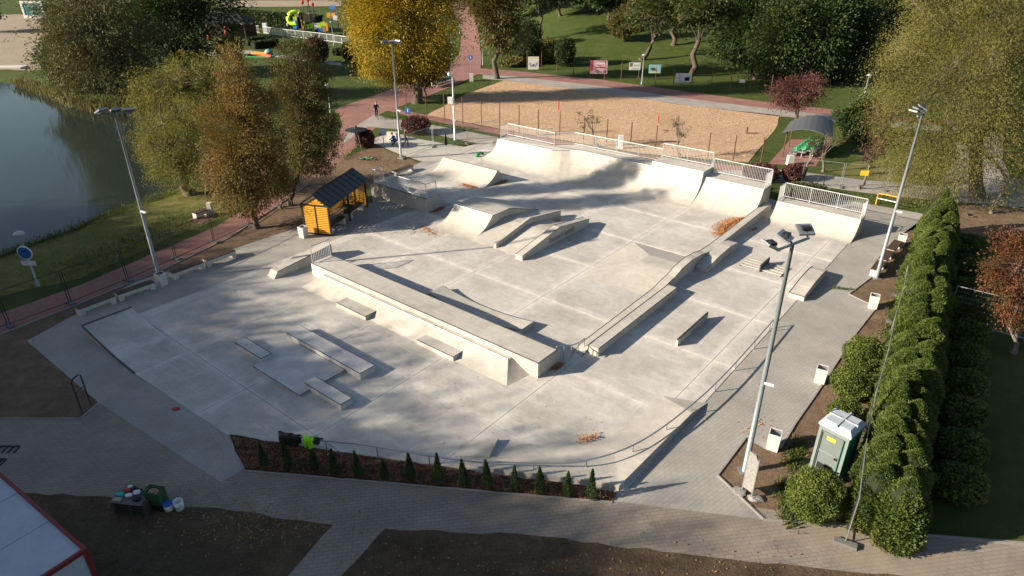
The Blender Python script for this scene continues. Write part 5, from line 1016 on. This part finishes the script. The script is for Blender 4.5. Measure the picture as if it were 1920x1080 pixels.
shrub(1610, 690, 34, 30, 'round clipped bush at the head of the bush row by the paving', L_BOX, 11000, .08); shrub(1592, 742, 38, 28, 'round clipped bush in the middle of the bush row', L_BOX, 11000, .08); shrub(1578, 796, 30, 24, 'smaller clipped bush directly behind the portable toilet', L_BOX, 11000, .08)
for px, py, rx, ry in ((1812, 470, 30, 14), (1815, 515, 32, 17), (1815, 560, 34, 18), (1812, 602, 36, 20), (1808, 645, 38, 21), (1804, 690, 39, 22), (1800, 740, 40, 23), (1798, 795, 42, 25), (1794, 860, 45, 27), (1788, 930, 48, 29)): shrub(px, py, rx, ry, 'rounded green shrub in the deep shade behind the tall hedge', L_THU, 5000, .14, 'shrubs shaded by the hedge')
for px, py, rx, ry, lb, mt in ((780, 250, 27, 15, 'purple shrub behind the people on the apron', L_PLUM), (685, 275, 18, 15, 'small purple shrub beside the flat sunshade', L_PLUM), (1485, 338, 20, 14, 'purple shrub at the gap between the two railings', L_PLUM), (1425, 336, 34, 13, 'long purple hedge shrub behind the end railing', L_PLUM), (1510, 372, 46, 12, 'low green shrub behind the corner railing', L_MID),
                               (653, 112, 12, 14, 'dark shrub left of the golden tree', L_DARK), (680, 135, 20, 17, 'reddish shrub under the golden tree', L_PLUM), (633, 104, 9, 6, 'small clipped ball shrub on the lawn', L_DARK), (985, 120, 26, 24, 'green shrub behind the tall white banner', L_DARK), (1058, 124, 20, 24, 'tall round conifer shrub beside the banners', L_DARK), (1025, 118, 22, 20, 'yellowish shrub between conifer and banner', L_WILY), (960, 124, 26, 8, 'low golden hedge strip on the lawn', L_WILY), (990, 90, 26, 24, 'dark bush on the slope edge', L_DARK),
                               (595, 118, 24, 22, 'dark red shrub between russet trees and lawn', L_PLUM)): shrub(px, py, rx, ry, lb, mt, 3200, .18 if py > 200 else .28)
# long hedge behind the playground
def hedge(p0, p1, h, wd, label, mat, n=6000, leaf=.4):
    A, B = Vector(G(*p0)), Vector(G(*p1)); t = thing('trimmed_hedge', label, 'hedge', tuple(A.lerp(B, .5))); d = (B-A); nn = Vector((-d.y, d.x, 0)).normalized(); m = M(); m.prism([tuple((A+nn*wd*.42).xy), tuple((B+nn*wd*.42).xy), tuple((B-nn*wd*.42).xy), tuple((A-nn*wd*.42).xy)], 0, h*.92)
    part(t, 'hedge_shade_core', m, simple('hedge_shade', (.012, .018, .008), rough=1)); c = A.lerp(B, .5); S = []  # dark block painted as the shade deep in the hedge
    for _ in range(n): q = A.lerp(B, random.random()); f = random.random(); S.append(tuple(q+nn*wd*.5*(random.choice((-1, 1)) if f < .6 else random.uniform(-1, 1))+Vector((0, 0, h*random.random() if f < .6 else h))-c))
    P = np.array(S)+rng.normal(0, .08, (n, 3)); part(t, 'foliage', quadmesh('foliage', leafquads(P, unit(n), leaf, .6), mat), mat)
hedge((440, 46), (600, 60), 3.2, 2.5, 'tall dark hedge behind the playground', L_DARK, 9000, .5); hedge((462, 85), (505, 80), 1.2, 1.4, 'low clipped hedge by the cafe path, nearer the fence', L_DARK, 1500, .3); hedge((475, 92), (520, 86), 1.2, 1.4, 'low clipped hedge by the cafe path, nearer the toys', L_DARK, 1500, .3)
# thuja hedge
def thuja_mesh(h, r, n, leaf, mat, seed, cone=False):
    a = rng.uniform(0, 2*np.pi, n); z = rng.uniform(0, 1, n)**.9; lobe = np.full(n, .9)
    for _ in range(130):
        a0, z0, am = rng.uniform(0, 6.28), rng.uniform(0, 1), rng.uniform(-.13, .17); da = (a-a0+np.pi) % (2*np.pi)-np.pi; lobe += am*np.exp(-(da/.22)**2-((z-z0)/.055)**2)
    rad = r*np.minimum(1, 1.75*(1-z)**.62)*(.85+.15*np.minimum(1, z*6))*lobe*rng.uniform(.66, 1.12, n)
    if cone: rad = r*(1-z)**.75*(.75+.25*np.minimum(1, z*8))*lobe*rng.uniform(.5, 1.1, n)
    P = np.stack([rad*np.cos(a), rad*np.sin(a), .05+z*h], 1); D = np.stack([np.cos(a)*.8, np.sin(a)*.8, np.full(n, .75)], 1); return quadmesh('foliage', leafquads(P, D, leaf, .38, .85), mat)
TH = [thuja_mesh(2.65*k, .74, 17000, .105, L_THU, s) for s, k in ((0, 1), (1.7, 1.06), (3.1, .94), (4.4, 1.02), (5.2, .98), (6.4, 1.04))]
core = M().lathe((0, 0, 0), [(.1, 0), (.48, .3), (.54, 1.2), (.5, 2.0), (.25, 2.35), (.05, 2.5)], 9); TCORE = mesh('shade_core', core, simple('thuja_shade', (.02, .028, .01), rough=1)); TST = mesh('trunk', M().tube([(0, 0, -.05), (0, 0, 1.2)], [.09, .05], 6), BARK)  # dark solid core gives the thujas' inner shade as colour
k = 0; tt = 19.9
while tt < 49.5:
    nn_ = (1.42 if k % 2 else 2.05)+random.uniform(-.16, .16); x, y = ht(tt, nn_); t = thing('thuja', 'thuja tree grown into the tall dense green hedge beside the mesh fence', 'hedge tree', (x, y, 0), random.uniform(0, 6.28), 'thujas forming the tall hedge'); s = random.uniform(.88, 1.12); t.scale = (s*random.uniform(.9, 1.2), s*random.uniform(.9, 1.2), random.uniform(.9, 1.1))
    part(t, 'foliage', TH[random.randrange(6)], None); part(t, 'shade_core', TCORE, None); part(t, 'trunk', TST, None); k += 1; tt += random.uniform(.32, .52)
x, y = ht(50.3, 1.7); t = thing('thuja', 'single pointed thuja tip standing at the far end of the hedge', 'hedge tree', (x, y, 0)); t.scale = (.6, .6, 1.2); part(t, 'foliage', TH[0], None); part(t, 'trunk', TST, None)
YM = [thuja_mesh(1.05*k, .25, 1500, .085, L_THUD, s, True) for s, k in ((0, 1), (2, 1.1), (4, .92))]
for k, (px, py) in enumerate(((497, 876), (543, 880), (590, 882), (628, 889), (674, 893), (723, 897), (772, 900), (823, 907), (870, 910), (915, 915), (964, 920), (1013, 925), (1062, 930), (1108, 935))):
    b = G(px, py, .05); t = thing('young_thuja', 'small young thuja planted in the bark strip', 'shrub', b, k*1.3, 'young thujas in the bark bed'); s = random.uniform(.85, 1.05); t.scale = (s*.92, s*.92, s*random.uniform(1.02, 1.25)); t.rotation_euler = (random.uniform(-.06, .06), random.uniform(-.06, .06), k*1.3); part(t, 'foliage', YM[k % 3], None); part(t, 'trunk', mesh('trunk', M().tube([(0, 0, -.04), (0, 0, .6)], [.02, .01], 5), BARK), None)
# reeds on the far bank, grass tufts on edges
sp = []
for _ in range(5200):
    i = random.randrange(9, 15); a, b = Vector((*POND[i], 0)), Vector((*POND[i+1], 0)); p = a.lerp(b, random.random()); d = (b-a).normalized(); o = Vector((d.y, -d.x, 0))*random.uniform(-1.6, .6); p += o; sp.append((p.x, p.y, -.35+random.random()*.75))
P = np.array(sp); o = bpy.data.objects.new('reeds', quadmesh('reeds', leafquads(P, np.tile([[0, 0, 1.]], (len(P), 1)), .9, .1, .25), L_REED)); COL.objects.link(o); tag(o, 'tawny reeds along the far pond bank', 'reeds', None, 'stuff')
L_GR = leafmat('grass_blade', ((.05, .075, .015), (.09, .12, .025), (.15, .16, .045)), .3, .8); sp = []
def tuft(A, B, n, wd):
    for _ in range(n): p = Vector(GT(*A)).lerp(Vector(GT(*B)), random.random()); sp.append((p.x+random.gauss(0, wd), p.y+random.gauss(0, wd), p.z+.06))
tuft((1470, 905), (1480, 985), 900, .18); tuft((1500, 830), (1480, 880), 700, .2); tuft((1690, 560), (1660, 640), 900, .28); tuft((1650, 700), (1615, 860), 900, .25); tuft((0, 480), (140, 428), 1500, .5); tuft((140, 428), (330, 358), 2200, .5); tuft((100, 520), (380, 400), 2500, 1.1); tuft((720, 222), (900, 243), 900, .25); tuft((1560, 540), (1600, 545), 100, .1); tuft((640, 300), (700, 262), 600, .4); tuft((1540, 365), (1650, 378), 900, .4)
P = np.array(sp); o = bpy.data.objects.new('grass_tufts', quadmesh('grass_tufts', leafquads(P, np.tile([[0, 0, 1.]], (len(P), 1)), .22, .16, .6), L_GR)); COL.objects.link(o); tag(o, 'tufts of grass along verges, banks and bush feet', 'grass', None, 'stuff')
# trees standing outside the frame, left of the drone, that throw the broad shade over the near corner
SH = [(-70+4.2*k, 34.5-4.3*k+(1 if k % 2 else -1), 16.8+.5*math.sin(k*2.1), 6.3) for k in range(12)]+[(-58, 9, 16, 8), (-50, -2, 16, 8), (-40, -12, 16, 8), (-30, -20, 16, 8), (-12, -18, 15, 7)]
L_LIME = leafmat('leaf_lime', ((.05, .06, .015), (.09, .09, .02), (.15, .12, .03)), .3, .4)
lime = make_tree('lime_tree', 'tall broad tree outside the view beside the container', (0, 0, 0), [(0, 0, 10.2, 6.6, 6.6, 6.6), (.6, .5, 7., 6.2, 6.2, 5.2), (0, 0, 12.5, 4.6, 4.6, 4.6)], 42000, .36, L_LIME, .4, group='trees shading the near corner', limbs=12, clump=1.5)
for k, (x, y, h, rr) in enumerate(SH):
    o = lime if k == 0 else copy_tree(lime); o.location = (x, y, 0); o.rotation_euler = (0, 0, k*1.9); f = h/17.; o.scale = (rr/6.2, rr/6.2, f)
for k, (bx, by) in enumerate(((1000, -28), (930, -20), (1080, -30), (860, -24), (760, -18), (1160, -25), (1250, -25), (1330, -28))):  # unseen trees added past the top edge to shade the lawn
    b = GT(bx, by); h = 14; make_tree('wood_tree', 'unseen broadleaf tree added to shade the rising lawn', b, [(b[0], b[1], b[2]+h*.55, 6, 6, h*.45)], 6000, .7, L_DARK, .35, group='unseen trees added to shade the lawn', limbs=8)

# ---------------------------------------------------------------- people, bicycles, bird
def person(name, label, base, joints, rads, edges, paint, rz=0):
    """body grown round a posed skeleton; joints in metres, feet on z = 0"""
    me = bpy.data.meshes.new('body'); nm = list(joints); me.from_pydata([joints[k] for k in nm], [(nm.index(a), nm.index(b)) for a, b in edges], [])
    o = bpy.data.objects.new('body_source', me); COL.objects.link(o); o.modifiers.new('skin', 'SKIN'); o.modifiers.new('sub', 'SUBSURF').levels = 2
    for i, k in enumerate(nm):
        v = me.skin_vertices[0].data[i]; r = rads[k]; v.radius = (r, r) if not isinstance(r, tuple) else r; v.use_root = (k == 'pelvis')
    dg = bpy.context.evaluated_depsgraph_get(); bm = bpy.data.meshes.new_from_object(o.evaluated_get(dg)); bpy.data.objects.remove(o)
    mats = paint['mats']; bm.materials.clear()
    for k in mats: bm.materials.append(k)
    bm.polygons.foreach_set('material_index', [paint['fn'](p.center) for p in bm.polygons]); bm.polygons.foreach_set('use_smooth', [True]*len(bm.polygons))
    t = thing(name, label, 'person', base, rz, None, (0, 0, 0)); part(t, 'body', bm, None); return t
RAD = dict(pelvis=.15, chest=(.18, .13), neck=.06, head=.1, crown=.085, nose=.03, hipL=.1, hipR=.1, kneeL=.07, kneeR=.07, ankL=.05, ankR=.05, toeL=.04, toeR=.04, shL=.075, shR=.075, elL=.05, elR=.05, wrL=.035, wrR=.035, haL=.035, haR=.035)
EDG = [('pelvis', 'chest'), ('chest', 'neck'), ('neck', 'head'), ('head', 'crown'), ('head', 'nose')]+[e for s in 'LR' for e in (('pelvis', 'hip'+s), ('hip'+s, 'knee'+s), ('knee'+s, 'ank'+s), ('ank'+s, 'toe'+s), ('chest', 'sh'+s), ('sh'+s, 'el'+s), ('el'+s, 'wr'+s), ('wr'+s, 'ha'+s))]
def headcap(t, c, mat, r=.115): part(t, 'hair', M().blob((c[0], c[1], c[2]+.03), r, r, r*.95, 10, 6), mat, True)
# walker on the apron
J = dict(pelvis=(0, 0, .95), chest=(.04, 0, 1.35), neck=(.06, 0, 1.5), head=(.09, 0, 1.62), crown=(.08, 0, 1.72), nose=(.19, 0, 1.61), hipL=(0, .1, .9), hipR=(0, -.1, .9), kneeL=(.22, .1, .5), kneeR=(-.02, -.1, .48), ankL=(.2, .1, .09), ankR=(-.36, -.1, .16), toeL=(.37, .1, .04), toeR=(-.24, -.1, .04),
         shL=(.03, .2, 1.42), shR=(.03, -.2, 1.42), elL=(-.12, .26, 1.14), elR=(.16, -.25, 1.14), wrL=(.02, .27, .92), wrR=(.36, -.22, 1.0), haL=(.05, .27, .83), haR=(.44, -.2, 1.0))
b = G(761, 275, .03); t = person('person', 'person in dark brown clothes walking across the apron by the light mast', b, J, RAD, EDG, dict(mats=[BROWNCLOTH, SKIN, NAVY], fn=lambda c: 1 if c.z > 1.5 or (c.z < .87 and abs(c.y) > .18) else (2 if c.z < .9 else 0)), R(10)); headcap(t, J['crown'], HAIR, .12)
# crouching person with blue top
J2 = dict(pelvis=(-.1, 0, .38), chest=(.12, 0, .75), neck=(.2, 0, .88), head=(.27, 0, .97), crown=(.27, 0, 1.07), nose=(.37, 0, .95), hipL=(-.06, .12, .36), hipR=(-.06, -.12, .36), kneeL=(.34, .16, .5), kneeR=(.34, -.16, .5), ankL=(.14, .16, .1), ankR=(.14, -.16, .1), toeL=(.32, .16, .04), toeR=(.32, -.16, .04),
          shL=(.13, .2, .8), shR=(.13, -.2, .8), elL=(.3, .25, .6), elR=(.3, -.25, .6), wrL=(.5, .16, .52), wrR=(.5, -.16, .52), haL=(.58, .12, .5), haR=(.58, -.12, .5))
b = G(741, 272, .03); t = person('person', 'person in a blue top crouching at a box on the apron', b, J2, RAD, EDG, dict(mats=[BLUECLOTH, SKIN, NAVY], fn=lambda c: 1 if c.z > .9 or c.x > .48 else (2 if c.z < .42 else 0)), R(160)); headcap(t, J2['crown'], HAIR, .12)
b = G(736, 262, .03); single('storage_chest', M().obox(b, 1.1, .6, .75, R(-15)), flat('chest_cream', (.5, .47, .4)), 'pale chest beside the crouching person', 'chest', b)
def bicycle(name, label, base, rz, tilt=0, mat=DARK):
    t = thing(name, label, 'bicycle', base, rz, None, (0, 0, 0)); t.rotation_euler = (tilt, 0, rz)
    for x in (-.52, .52):
        m = M(); m.tube([(x+.33*math.cos(2*math.pi*k/18), 0, .34+.33*math.sin(2*math.pi*k/18)) for k in range(19)], .022, 5); wh = part(t, 'wheel', m, BLACK); sp_ = M()
        for k in range(8): sp_.tube([(x, 0, .34), (x+.32*math.cos(k*math.pi/4), 0, .34+.32*math.sin(k*math.pi/4))], .004, 3)
        part(wh, 'spokes', sp_, STEEL, kind='stuff')
    f = M()
    for a, b in (((-.52, 0, .34), (-.12, 0, .32)), ((-.12, 0, .32), (-.28, 0, .82)), ((-.52, 0, .34), (-.25, 0, .75)), ((-.12, 0, .32), (.36, 0, .72)), ((-.25, 0, .76), (.34, 0, .82)), ((.34, 0, .95), (.52, 0, .34))): f.tube([a, b], .02, 6)
    part(t, 'frame', f, mat); part(t, 'handlebar', M().tube([(.2, .28, 1.0), (.33, .2, 1.0), (.35, 0, .97), (.33, -.2, 1.0), (.2, -.28, 1.0)], .016, 6), BLACK); part(t, 'saddle', M().blob((-.3, 0, .87), .14, .08, .04), BLACK); part(t, 'crank', M().tube([(-.02, .1, .46), (-.12, .06, .32), (-.12, -.06, .32), (-.22, -.1, .18)], .015, 5), STEEL); return t
b = G(707, 222, .02); rzb = R(-70); bicycle('bicycle', 'bicycle ridden along the path by the person in dark clothes', b, rzb)
J3 = dict(pelvis=(-.28, 0, .98), chest=(.0, 0, 1.4), neck=(.06, 0, 1.53), head=(.1, 0, 1.66), crown=(.1, 0, 1.77), nose=(.2, 0, 1.65), hipL=(-.24, .1, .94), hipR=(-.24, -.1, .94), kneeL=(.06, .11, .78), kneeR=(-.0, -.11, .58), ankL=(-.06, .11, .54), ankR=(-.28, -.11, .26), toeL=(.08, .11, .5), toeR=(-.12, -.11, .21),
          shL=(-.01, .2, 1.45), shR=(-.01, -.2, 1.45), elL=(.12, .28, 1.2), elR=(.12, -.28, 1.2), wrL=(.26, .26, 1.07), wrR=(.26, -.26, 1.07), haL=(.3, .24, 1.03), haR=(.3, -.24, 1.03))
t = person('person', 'person in dark clothes riding a bicycle on the red path', b, J3, RAD, EDG, dict(mats=[NAVY, SKIN], fn=lambda c: 1 if c.z > 1.55 or (c.x > .22 and abs(c.y) > .18) else 0), rzb); headcap(t, J3['crown'], flat('grey_hair', (.25, .22, .2)), .11)
bicycle('bicycle', 'green bicycle lying on the bare soil mound', (*G(688, 297)[:2], .08), R(15), R(82), GREEN)
b = G(1817, 408, .01); t = thing('crow', 'black crow standing on the bare soil by the hedge end', 'bird', b, R(-160), None, (0, 0, 0)); part(t, 'body', M().tube([(-.3, 0, .15), (-.18, 0, .18), (-.02, 0, .2), (.1, 0, .24), (.17, 0, .31), (.23, 0, .32), (.32, 0, .3)], [.015, .045, .085, .075, .05, .04, .008], 8), BLACK, True)
for s in (-1, 1): part(t, 'leg', M().tube([(.02, s*.04, .16), (.03, s*.04, 0), (.09, s*.04, 0)], .009, 4), DARK); part(t, 'wing', M().blob((-.08, s*.075, .2), .18, .025, .06), BLACK, True)
# ---------------------------------------------------------------- playground, cafe terrace, beach board
def wfence(pxs, label):
    P = [Vector(G(*p)) for p in pxs]; t = thing('playground_fence', label, 'fence', tuple(P[0])); h = 1.45
    for a, b in zip(P[:-1], P[1:]):
        n = max(1, round((b-a).length/2.4)); 
        for k in range(n):
            p, q = a.lerp(b, k/n), a.lerp(b, (k+1)/n); part(t, 'post', M().tube([p, p+Vector((0, 0, h))], .07, 5), WHITE); part(t, 'rail', M().tube([p+Vector((0, 0, h-.05)), q+Vector((0, 0, h-.05))], .04, 4), WHITE); part(t, 'rail', M().tube([p+Vector((0, 0, .15)), q+Vector((0, 0, .15))], .04, 4), WHITE); bm = M(); nb = 14
            for j in range(1, nb): r = p.lerp(q, j/nb); bm.tube([r+Vector((0, 0, .15)), r+Vector((0, 0, h-.05))], .022, 3)
            part(t, 'pickets', bm, WHITE_RAIL, kind='stuff')
wfence([(495, 63), (540, 69), (600, 76), (656, 84)], 'white picket fence running in front of the playground'); wfence([(454, 58), (487, 62)], 'short white picket fence beside the cafe pavilion')
b = G(585, 66); t = thing('play_ship', 'ship-shaped climbing frame with lime, blue and wooden panels', 'playground', b); X0 = b[0]; Y0 = b[1]
sc_ = depth(b)/FPX
def pbx(name, px0, px1, y0, y1, mt, dy=0, dp=.12): 
    xa, za = atY(px0, y1, Y0+dy); xb, zb = atY(px1, y0, Y0+dy); part(t, name, M().box(xa, xb, Y0+dy-dp/2, Y0+dy+dp/2, max(0, za), zb), mt)
for a, b_, c, d, mt in ((550, 557, 38, 54, PBLUE), (557, 564, 40, 54, PBLUE), (550, 556, 31, 38, LIME), (558, 562, 32, 40, LIME), (567, 571, 40, 48, LIME), (576, 581, 46, 54, LIME), (581, 588, 44, 54, LIME), (588, 595, 43, 55, WHITE), (596, 602, 43, 52, LIME), (602, 609, 41, 49, LIME), (596, 604, 52, 62, PBLUE), (604, 611, 50, 62, PLWOOD), (611, 614, 43, 58, YELLOW), (560, 566, 22, 55, PLWOOD), (566, 580, 24, 40, PLWOOD)): pbx('panel', a, b_, c, d, mt)
for a, b_, c, d, mt in ((571, 590, 28, 38, flat('sail_grey', (.3, .3, .3))), (553, 562, 18, 32, PLWOOD)): pbx('panel', a, b_, c, d, mt, 1.2)
for px, ty in ((567, 4), (577, 0), (586, 8), (576, 12), (590, 26), (556, 18)):
    x, z = atY(px, ty, Y0+.8); part(t, 'mast', M().tube([(x, Y0+.8, 0), (x, Y0+.8, z)], .09, 6), DARK)
    if ty < 10: part(t, 'pennant', M().blob((x, Y0+.7, z), .35, .2, .4), RED)
for a, b_, y in ((571, 583, 12), (580, 594, 21)): 
    xa, z = atY(a, y, Y0+.8); xb, _ = atY(b_, y, Y0+.8); part(t, 'yard', M().tube([(xa, Y0+.8, z), (xb, Y0+.8, z)], .08, 5), DARK)
pts = []
for k in range(13):
    a = math.pi*(.1+1.55*k/12); x, z = atY(551+10*math.cos(a+.3), 30-9*math.sin(a+.3)+k*.5, Y0-.6); pts.append((x, Y0-.4-.1*k, z))
part(t, 'tube_slide', M().tube(pts, .42, 9), LIME, True)
b = G(625, 58); t = thing('play_tower', 'small climbing tower with a blue roof and yellow platform', 'playground', b); Y0 = b[1]
for px in (619, 631): x, z = atY(px, 20, Y0); part(t, 'post', M().tube([(x, Y0, 0), (x, Y0, z)], .09, 5), PBLUE)
pbx('roof', 619, 628, 10, 17, PBLUE); pbx('platform', 613, 628, 24, 33, YELLOW); pbx('notice', 625, 632, 29, 38, WHITE, -1)
b = G(541, 57); t = thing('person', 'person in a pale jacket standing inside the playground fence', 'person', b, 0, None, (0, 0, 0)); bpy.data.objects.remove(t)
t = person('person', 'person in a pale jacket standing behind the white playground fence', b, {**J, 'ankR': (-.1, -.1, .09), 'toeR': (.06, -.1, .04), 'kneeL': (.04, .1, .5), 'ankL': (.0, .1, .09), 'toeL': (.16, .1, .04)}, RAD, EDG, dict(mats=[flat('pale_jacket', (.5, .52, .6)), SKIN, NAVY], fn=lambda c: 1 if c.z > 1.52 else (2 if c.z < .9 else 0)), R(-90)); headcap(t, J['crown'], HAIR, .12)
b = G(499, 62); single('white_cabinet', M().obox(b, .9, .8, 2.0), WHITE, 'white cabinet behind the picket fence gate', 'cabinet', b)
# toys on a mat
b = G(492, 105); t = thing('inflatable_slide', 'flat colourful inflatable with yellow slide and teal dome behind the russet tree', 'inflatable', b); part(t, 'mat', M().obox(b, 4.6, 3.2, .15, R(-10)), GREEN); part(t, 'slide', M().obox((b[0]-.4, b[1]+.3, .15), 3.0, .9, .4, R(-14)), YELLOW); part(t, 'dome', M().blob((b[0]+1.0, b[1]+.6, .5), .8, .7, .6), TEAL, True); part(t, 'bumper', M().tube([(b[0]-2.1, b[1]-.9, .25), (b[0]+2, b[1]-1.5, .25)], .2, 7), RED, True)
# cafe pavilion
b = G(428, 70); t = thing('cafe_pavilion', 'open cafe pavilion with a dark hipped roof', 'pavilion', b); hw, hd, z0, z1 = 5.2, 3.4, 3.0, 4.6
for x in (-hw+.4, 0, hw-.4):
    for y in (-hd+.3, hd-.3): part(t, 'post', M().box(b[0]+x-.1, b[0]+x+.1, b[1]+y-.1, b[1]+y+.1, 0, z0), BROWNWOOD)
rows = [[(b[0]-hw, b[1]-hd, z0), (b[0]+hw, b[1]-hd, z0), (b[0]+hw, b[1]+hd, z0), (b[0]-hw, b[1]+hd, z0)], [(b[0]-hw*.55, b[1]-.1, z1), (b[0]+hw*.55, b[1]-.1, z1), (b[0]+hw*.55, b[1]+.1, z1), (b[0]-hw*.55, b[1]+.1, z1)]]; rm = M().loft(rows, 0, True); rm.add(rows[1], [(0, 1, 2, 3)]); part(t, 'roof', rm, simple('dark_shingle', (.02, .021, .023), rough=.8)); part(t, 'bar_counter', M().box(b[0]-hw+.6, b[0]+hw-2, b[1]+.5, b[1]+1.1, 0, 1.1), BROWNWOOD); part(t, 'rear_wall', M().box(b[0]-hw+.3, b[0]+hw-.3, b[1]+hd-.35, b[1]+hd-.2, 0, 2.2), BROWNWOOD)
for px, py, ty, lb in ((395, 88, 47, 'closed red parasol on the terrace, half in tree shade'), (428, 82, 40, 'closed bright red parasol before the pavilion')):
    b = G(px, py); h = hpx(b, ty); t = thing('closed_parasol', lb, 'parasol', b); part(t, 'pole', M().tube([b, (b[0], b[1], h)], .05, 6), WHITE); part(t, 'canopy', M().lathe((b[0], b[1], h*.35), [(.1, 0), (.32, .3), (.24, h*.35), (.06, h*.64)], 9), RED)
for px, py, lb in ((316, 108, 'brown terrace table closest to the pond bank'), (345, 98, 'brown terrace table among the trees'), (375, 92, 'brown terrace table before the pavilion'), (360, 106, 'brown terrace table at the lawn edge')):
    b = G(px, py); t = thing('terrace_table', lb, 'table', b, 0, None, b); part(t, 'top', M().obox((b[0], b[1], .72), 1.6, .8, .06), flat('table_wood', (.26, .11, .06)))
    for s in (-1, 1): part(t, 'seat_board', M().obox((b[0], b[1]+s*.75, .42), 1.6, .28, .05), flat('seat_wood', (.24, .1, .055))); part(t, 'trestle', M().tube([(b[0]+s*.6, b[1]-.75, 0), (b[0]+s*.6, b[1], .72), (b[0]+s*.6, b[1]+.75, 0)], .05, 5), DARK)
b = G(58, 34); t = thing('poster_stand', 'white framed poster stand with a teal picture on the beach', 'sign', b); Y0 = b[1]; x0, z0 = atY(46, 33, Y0); x1, z1 = atY(77, 2, Y0)
part(t, 'poster', M().box(x0+.5, x1-.5, Y0-.1, Y0-.05, .7, z1-.5), blotch('poster_print', (.03, .12, .1), ((.05, .3, .28), (.3, .12, .1)), .8))
part(t, 'frame', M().box(x0, x0+.5, Y0-.2, Y0+.2, 0, z1), WHITE); part(t, 'frame', M().box(x1-.5, x1, Y0-.2, Y0+.2, 0, z1), WHITE); part(t, 'frame', M().box(x0+.5, x1-.5, Y0-.2, Y0+.2, z1-.5, z1), WHITE); part(t, 'frame', M().box(x0+.5, x1-.5, Y0-.2, Y0+.2, 0, .7), WHITE)
b = G(20, 128); single('beach_jetty', M().obox((b[0]-4, b[1], -.05), 12, 2.2, .3, R(3)), C_BIN, 'low pale jetty at the edge of the beach', 'jetty', (b[0]-4, b[1], 0))
